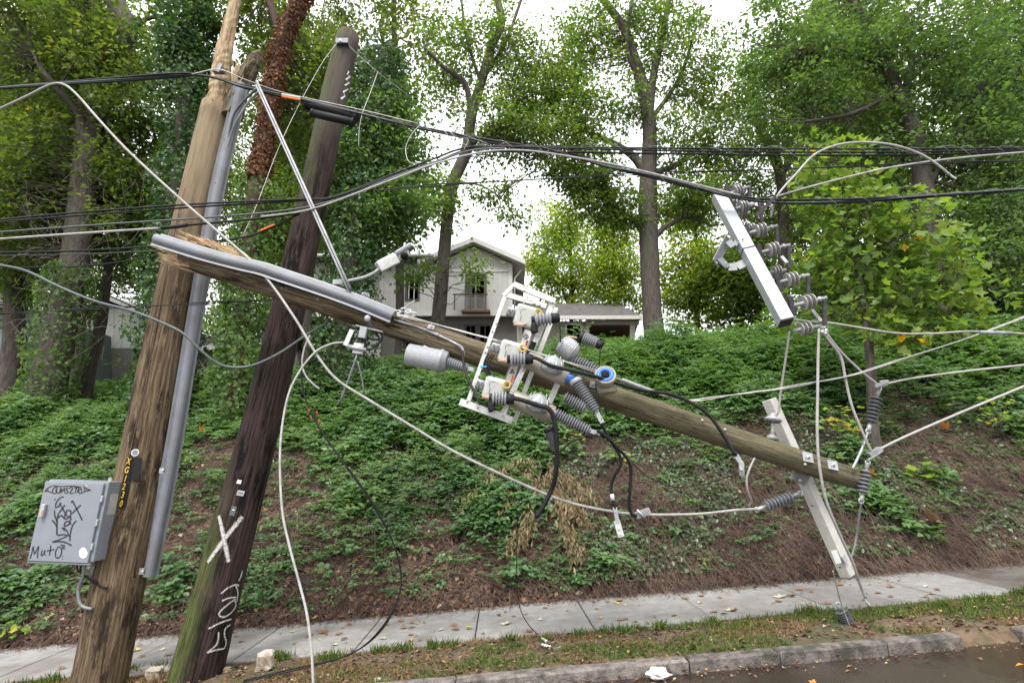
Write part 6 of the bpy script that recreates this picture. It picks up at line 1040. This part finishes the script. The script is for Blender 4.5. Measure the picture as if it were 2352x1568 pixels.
wire('guy_link', 'steel link from the upper strain insulator to an eye bolt on the pole', [(1994, 990, 4.85), (1984, 1020, 4.82), (1970, 1052, 4.78), (1958, 1076, 4.76)], 6, 'galv', 'link'); wire('guy_link', 'thin steel link from the pole-tip insulator down to the pale crossarm end', [(1978, 1150, 4.80), (1973, 1190, 4.86), (1966, 1240, 4.94), (1956, 1280, 4.97)], 5, 'galv', 'link'); wire('guy_link', 'thin wire from the crossarm foot to the insulator on the verge', [(1913, 1310, 5.05), (1920, 1340, 5.1), (1932, 1385, 5.2), (1945, 1420, 5.2), (1955, 1445, 5.2)], 3.5, 'strand', 'link')
wire('pole_wire', 'thin grey wire slanting from the dark pole top down to the left', [(775, 98, 5.9), (740, 145, 5.8), (690, 235, 5.5), (640, 340, 5.3), (590, 470, 5.1), (556, 545, 5.0)], 1.7, 'strand', 'wire'); wire('pole_wire', 'thin pale wire from the dark pole top toward the trees', [(795, 100, 6.0), (860, 160, 6.2), (935, 218, 6.6)], 2, 'strand', 'wire'); wire('pole_wire', 'thin pale wire hanging from the slanting one by the splice cases', [(868, 165, 6.2), (850, 215, 6.1), (832, 262, 6.0), (825, 300, 6.0), (824, 340, 6.0)], 2, 'strand', 'wire')
wire('pole_wire', 'thin white wire looping below the upper bundle over the centre', [(964, 288, 5.35), (945, 310, 5.3), (932, 340, 5.3), (938, 370, 5.25), (960, 378, 5.2)], 3, 'cable_white', 'wire')
wire('riser_cables', 'bundle of straight grey service cables slanting between pole stub and fallen pole', [(589, 190, 5.1), (650, 325, 5.0), (720, 480, 4.88), (804, 668, 4.78)], 14, 'galv', k=3, strands=[(.0, .022, .42, 'galv', 0), (.015, .0, .3, 'ins_grey', 0), (.0, -.028, .36, 'ins_light', 0), (-.01, -.006, .2, 'cable_black', 0)])
wire('riser_loop', 'grey cable curving out of the conduit guard at the pole top', [(590, 203, 5.15), (560, 232, 5.2), (538, 262, 5.25), (528, 300, 5.3), (524, 340, 5.34)], 6.5, 'cable_green'); wire('riser_loop', 'second pale cable curving into the conduit guard at the pole top', [(594, 210, 5.15), (570, 236, 5.2), (548, 270, 5.22), (532, 305, 5.28), (521, 345, 5.33)], 5, 'ins_grey')
wire('marker_sleeve', 'white and orange marker sleeve on the upper bundle between the poles', [(647, 217, 5.35), (668, 221, 5.38), (690, 225, 5.42)], 5, 'white', 'sleeve'); wire('marker_sleeve', 'bright orange half of the marker under the white sleeve', [(647, 222, 5.35), (668, 226, 5.38), (690, 230, 5.42)], 5.5, 'orange', 'sleeve')
wire('thin_wire', 'thin dark wire curving down across the sidewalk to white connectors', [(1190, 1180, 5.4), (1187, 1260, 5.6), (1188, 1350, 5.75), (1196, 1400, 5.8), (1215, 1435, 5.78), (1240, 1460, 5.76)], 2.2, 'cable_black', 'wire'); wire('thin_wire', 'thin black wire sagging between fuse blade and link bracket', [(1450, 1060, 4.8), (1490, 1095, 4.9), (1550, 1118, 5.0), (1620, 1110, 5.0), (1700, 1086, 4.85)], 2.5, 'cable_black', 'wire')
wire('frayed_end', 'frayed wire strands at the end above the sidewalk', [(1986, 1368, 5.05), (1990, 1380, 5.05), (1999, 1390, 5.05)], 4, 'alu', 'wire'); wire('frayed_end', 'frayed conductor tip at the arch over the sapling', [(2178, 398, 4.8), (2186, 405, 4.8), (2196, 411, 4.8)], 5, 'alu', 'wire')

def lashing(o, pts, r, pitch, name='lashing_wire'):         # thin wire wound round a bundle
    S = [Vector(p) for p in catmull([tuple(W(*p)) for p in pts], 40)]; L = 0; out = []
    for i, p in enumerate(S):
        if i: L += (p - S[i - 1]).length
        a = 6.283 * L / pitch; rr = r * (1 + .5 * math.sin(L * 5.1) * math.sin(L * 1.7)); out.append(p + Vector((0, math.cos(a) * rr, math.sin(a) * rr)))
    obj(name, MB().tube(out, .0016, 4), 'galv', o)
for o in [q for q in bpy.data.objects if q.name.startswith('telecom_cable') and q.type == 'EMPTY']:
    if 'sagging from upper left' in o['label']: lashing(o, [(830, 261, 5.5), (960, 291, 5.4), (1130, 325, 5.2), (1300, 356, 5.1), (1500, 405, 4.95), (1700, 455, 4.85), (1790, 464, 4.8), (1950, 461, 4.8), (2150, 448, 4.8), (2352, 435, 4.8)], .03, .33)
    if 'long level run' in o['label']: lashing(o, [(900, 404, 4.95), (1060, 345, 5), (1130, 336, 5), (1300, 339, 5), (1600, 344, 5), (2000, 347, 5), (2352, 343, 5)], .036, .28); lashing(o, [(1060, 345, 5), (1300, 345, 5), (1700, 349, 5), (2352, 346, 5)], .05, .6)
for k, (a, b, c) in enumerate([((1000, 255), (1020, 300), (1058, 342)), ((1005, 262), (1040, 310), (1075, 338)), ((1030, 300), (1070, 312), (1120, 330)), ((1045, 318), (1075, 320), (1065, 345))]): wire('frayed_lashing', ['first', 'second', 'third', 'shortest'][k] + ' loose pale lashing strand sticking up where the cables cross', [(*a, 5.05), (*b, 5.0), (*c, 4.97)], 1.4, 'galv', 'wire', 5, 5)
# ---------------------------------------------------------------- small things on the ground
leafmat('fallen_yellow', [(0, (0.5, 0.36, 0.05)), (1, (0.55, 0.42, 0.12))], .1, .6); leafmat('fallen_brown', [(0, (0.17, 0.085, 0.045)), (1, (0.26, 0.14, 0.08))], .1, .7)
leafmat('fallen_pale', [(0, (0.40, 0.42, 0.28)), (1, (0.5, 0.5, 0.36))], .1, .6); leafmat('fallen_orange', [(0, (0.5, 0.16, 0.03)), (1, (0.6, 0.26, 0.05))], .15, .55)
def one_leaf(name, p, size, yaw, tilt, m, label, group=None, cup=.25, lobed=True, roll=0.0):
    D = np.array([[math.cos(yaw), math.sin(yaw), 0.08 + GR * math.cos(yaw)]]); N = np.array([[math.sin(tilt) * math.cos(yaw + 1.2) - GR * .9, math.sin(tilt) * math.sin(yaw + 1.2), math.cos(tilt)]])
    me = lobed_mesh(name, np.zeros((1, 3)), D, N, np.array([size]), np.array([random.random()]), cup) if lobed else leaf_mesh(name, np.zeros((1, 3)), D, N, np.array([size * 1.6]), np.array([size * .7]), np.array([random.random()]), .2)
    o = link(name, me, m); o.location = p; zs = [v.co.z - GR * v.co.x for v in me.vertices]; o.location.z += -min(zs) + .002; return tag(o, label, 'leaf', group)
rg = random.Random(5); used_px = []
for i in range(150):
    x_ = rg.uniform(-4.6, 4.7); y_ = rg.uniform(SY0 + .06, SY1 - .06); c = rg.random(); kind = 'fallen_brown' if c < .78 else ('fallen_yellow' if c < .92 else 'fallen_pale'); col = {'fallen_brown': 'brown', 'fallen_yellow': 'yellow', 'fallen_pale': 'pale green'}[kind]
    one_leaf('fallen_leaf', (x_, y_, GR * x_ + .016), rg.uniform(.025, .075) if kind == 'fallen_brown' else rg.uniform(.03, .065), rg.uniform(0, 6.28), rg.uniform(0, .25), kind, f'small {col} fallen leaf lying on the concrete sidewalk', f'{col} leaves scattered on the sidewalk', lobed=rg.random() < .5, cup=rg.uniform(.05, .3))
for i in range(26):
    x_ = rg.uniform(.2, 5.5); y_ = rg.uniform(3.9, KY - .1); one_leaf('fallen_leaf', (x_, y_, GR * x_ - .09), rg.uniform(.02, .05), rg.uniform(0, 6.28), rg.uniform(0, .2), 'fallen_orange' if rg.random() < .4 else 'fallen_brown', 'small wet fallen leaf floating or stuck on the brown road surface', 'wet leaves on the road', lobed=rg.random() < .4)
for i in range(60):
    x_ = rg.uniform(-6, 7); y_ = rg.uniform(7.1, 8.3); one_leaf('fallen_leaf', (x_, y_, hzf(x_, y_) + .03), rg.uniform(.035, .07), rg.uniform(0, 6.28), rg.uniform(.2, .8), rg.choice(['fallen_brown', 'fallen_pale', 'fallen_yellow', 'fallen_brown']), 'larger fallen leaf resting on the foot of the bank', 'leaves at the foot of the bank')
for px, py, s, m, lab in [(1845, 1322, .17, 'fallen_orange', 'large curled orange leaf at the sidewalk edge left of the crossarm foot'), (1605, 1347, .12, 'fallen_orange', 'curled orange and white leaf at the sidewalk back edge, centre right'), (725, 1416, .09, 'fallen_orange', 'small curled orange leaf at the sidewalk edge behind the white cable'), (1788, 1372, .12, 'fallen_pale', 'large pale green leaf lying flat on the sidewalk right of centre'), (1155, 1434, .10, 'fallen_pale', 'pale green leaf flat on the sidewalk at centre'), (1680, 1402, .08, 'fallen_pale', 'pale leaf on the sidewalk near the grass edge'), (752, 1451, .10, 'fallen_brown', 'long brown leaf on the sidewalk right of the white cable')]:
    g = G(px, py, .016); one_leaf('fallen_leaf', (g.x, min(g.y, 7.12), GR * g.x + .014), s, rg.uniform(0, 3), .1, m, lab, cup=.6 if 'curled' in lab else .1)
for px, py, Y, s, m, lab in [(2122, 1215, 7.9, .20, 'fallen_brown', 'big brown tulip leaf hanging on the bank at right'), (2155, 1000, 9.2, .2, 'fallen_orange', 'orange-brown leaf caught on the bank below the right wire'), (472, 1000, 9.6, .16, 'fallen_orange', 'orange curled leaf on the bank between the two poles'), (1990, 1105, 7.6, .15, 'fallen_orange', 'orange leaf by the fallen pole tip')]:
    p = W(px, py, Y); y_ = Y; 
    for _ in range(40):
        p = W(px, py, y_); e_ = p.z - hzf(p.x, y_)
        if abs(e_) < .03: break
        y_ += .06 if e_ > 0 else -.06
    one_leaf('fallen_leaf', (p.x, p.y - .08, hzf(p.x, p.y) + .08), s, -1.4, .9, m, lab, cup=.5)
def rock(name, label, p, size, m, seed, cat='stone', rz=0.0):
    r = random.Random(seed); import bmesh; bm = bmesh.new(); bmesh.ops.create_cube(bm, size=1); bmesh.ops.bevel(bm, geom=bm.edges[:], offset=.14, segments=1, affect='EDGES'); bmesh.ops.subdivide_edges(bm, edges=[e for e in bm.edges if e.calc_length() > .4], cuts=2, use_grid_fill=True)
    for v in bm.verts: v.co = Vector(((v.co.x + r.gauss(0, .045)) * size[0], (v.co.y + r.gauss(0, .045)) * size[1], (v.co.z + r.gauss(0, .045)) * size[2]))
    bmesh.ops.rotate(bm, verts=bm.verts, cent=(0, 0, 0), matrix=Matrix.Rotation(rz, 3, 'Z') @ Matrix.Rotation(r.uniform(-.15, .15), 3, 'X'))
    lo = min(v.co.z for v in bm.verts); me = bpy.data.meshes.new(name); bm.to_mesh(me); bm.free(); o = link(name, me, m); o.location = (p[0], p[1], p[2] - lo - .015); return tag(o, label, cat)
def vg(px, py):
    g = G(px, py); return (g.x, g.y, float(vz(np.array([g.x]), np.array([g.y]))[0]))
rock('stone', 'tan angular stone standing on the verge right of the dark pole', vg(607, 1540), (.13, .11, .16), 'stone', 3); rock('concrete_chunk', 'flat broken concrete slab between the two pole bases', vg(340, 1545), (.36, .2, .05), 'stone', 4, 'concrete', .3); rock('concrete_chunk', 'small pinkish concrete chunk beside the dark pole base', vg(355, 1558), (.12, .1, .1), 'stone', 5, 'concrete')
rock('stone', 'small grey stone on the verge above the kerb', vg(868, 1560), (.05, .04, .03), 'stone', 6)
for k, (px, py, L, rz) in enumerate([(440, 1556, .30, .55), (478, 1553, .34, .65)]): rock('wood_block', ['short pale wood block lying at the dark pole base', 'longer pale wood block lying right of the first one'][k], vg(px, py), (L, .07, .05), 'plank', 9 + k, 'wood', rz)
# crumpled white plastic in the gutter
mb = MB(); g = G(1512, 1556, -.08); rr = random.Random(2)
import bmesh
bm = bmesh.new(); bmesh.ops.create_icosphere(bm, subdivisions=3, radius=.05)
for v in bm.verts: k_ = 1 + rr.gauss(0, .16); v.co = Vector((v.co.x * 1.7 * k_, v.co.y * 1.1 * k_, v.co.z * .75 * k_))
me = bpy.data.meshes.new('plastic_wrapper'); bm.to_mesh(me); bm.free(); o = link('plastic_wrapper', me, 'white'); o.location = (g.x, g.y, GR * g.x - .05); tag(o, 'crumpled white plastic wrapper on the wet road by the kerb', 'litter')
for k, (a, b_, lab) in enumerate([((1245, 1466), (1262, 1476), 'upper white plastic connector at the end of the thin wire on the verge'), ((1245, 1480), (1275, 1488), 'lower white plastic connector beside the first on the verge')]):
    p, q = G(*a, .02), G(*b_, .02); t = thing('wire_connector', lab, 'connector', tuple(p)); obj('body', cyl(p, p.lerp(q, .65), .012), 'white', t); obj('wire_tail', MB().tube([p.lerp(q, .65), q, q + Vector((.05, -.02, .02))], .004, 6, 3), 'galv', t)
# withered branch with hanging tan leaves
db = thing('withered_branch', 'broken branch with withered tan leaves hanging on the bank at centre', 'branch', tuple(W(1240, 1060, 8.6)))
def on_bank(px, py, lift=.12):
    lo, hi = 7.1, 16.0
    for _ in range(40):
        m_ = (lo + hi) / 2; p = W(px, py, m_)
        if p.z - hzf(p.x, m_) > 0: lo = m_
        else: hi = m_
    p = W(px, py, lo); return p + Vector((0, -lift, lift * .6))
C = []; D = []; N = []; twigs_ = []
for path in ([(1250, 1055), (1215, 1110), (1180, 1160), (1150, 1200)], [(1260, 1060), (1265, 1130), (1290, 1200), (1325, 1300)], [(1240, 1060), (1190, 1090), (1130, 1110), (1075, 1180)], [(1275, 1090), (1310, 1130), (1360, 1170)], [(1245, 1090), (1225, 1160), (1205, 1230), (1180, 1275)], [(1280, 1130), (1300, 1180), (1345, 1215)]):
    P = [on_bank(a, b, .22) for a, b in path]; obj('stem', MB().tube(P, [.011, .009, .006, .003], 6, 5), 'stem_brown', db); S = catmull([tuple(q) for q in P], 14)
    for q in S[6:]:
        for _ in range(9):
            C.append(np.array(q) + RNG.normal(size=3) * np.array([.07, .05, .05])); D.append(np.array([RNG.normal() * .45, -.25 + RNG.normal() * .2, -1.0])); N.append(np.array([RNG.normal() * .6, -1, .2]))
C, D, N = map(np.array, (C, D, N)); l = RNG.uniform(.06, .12, len(C)); link('leaves', leaf_mesh('leaves', C - np.array(origin(db)), D, N, l, l * .3, RNG.random(len(C)), .25), 'tan_leaf', db)['kind'] = 'stuff'
# small individual plants
leafmat('seedling_leaf', [(0, (0.16, 0.28, 0.03)), (.8, (0.24, 0.34, 0.04)), (1, (0.5, 0.36, 0.04))], .45, .45)
def seedling(label, px, py, n, h, L, m, spread=.3):
    b = on_bank(px, py, 0.0); t = thing('seedling', label, 'plant', tuple(b)); C = []; D = []; N = []
    for i in range(n):
        a = rg.uniform(0, 6.28); r = spread * rg.random(); tip = b + Vector((math.cos(a) * r, math.sin(a) * r - .1, h * rg.uniform(.4, 1))); 
        if i < 12: obj('stem', MB().tube([b, (b + tip) / 2 + Vector((0, -.03, .04)), tip], .004, 5, 3), 'twig', t)
        C.append(tuple(tip)); D.append((math.cos(a) + rg.gauss(0, .4), math.sin(a) - .5, -.2)); N.append((rg.gauss(0, .3), -.7, 1))
    C, D, N = map(np.array, (C, D, N)); link('foliage', lobed_mesh('foliage', C - np.array(origin(t)), D, N, np.full(n, L) * RNG.uniform(.7, 1.2, n), RNG.random(n)), m, t)
seedling('yellow-green seedling beside the sapling trunk', 1935, 1035, 34, .75, .10, 'seedling_leaf', .35); seedling('bright lime three-leaved seedling right of the fallen pole tip', 2105, 1110, 8, .3, .15, 'seedling_leaf', .2); seedling('yellowing shrub at the right edge of the bank', 2290, 1010, 60, .7, .07, 'seedling_leaf', .6); seedling('light green weedy plant low at far left by the sidewalk', 20, 1480, 14, .25, .07, 'seedling_leaf', .2); seedling('light green shoot on the bank behind the cabinet', 300, 860, 60, .5, .07, 'seedling_leaf', .8); seedling('yellow-green sprig below the hanging arrester', 1315, 1035, 30, .4, .05, 'seedling_leaf', .3)
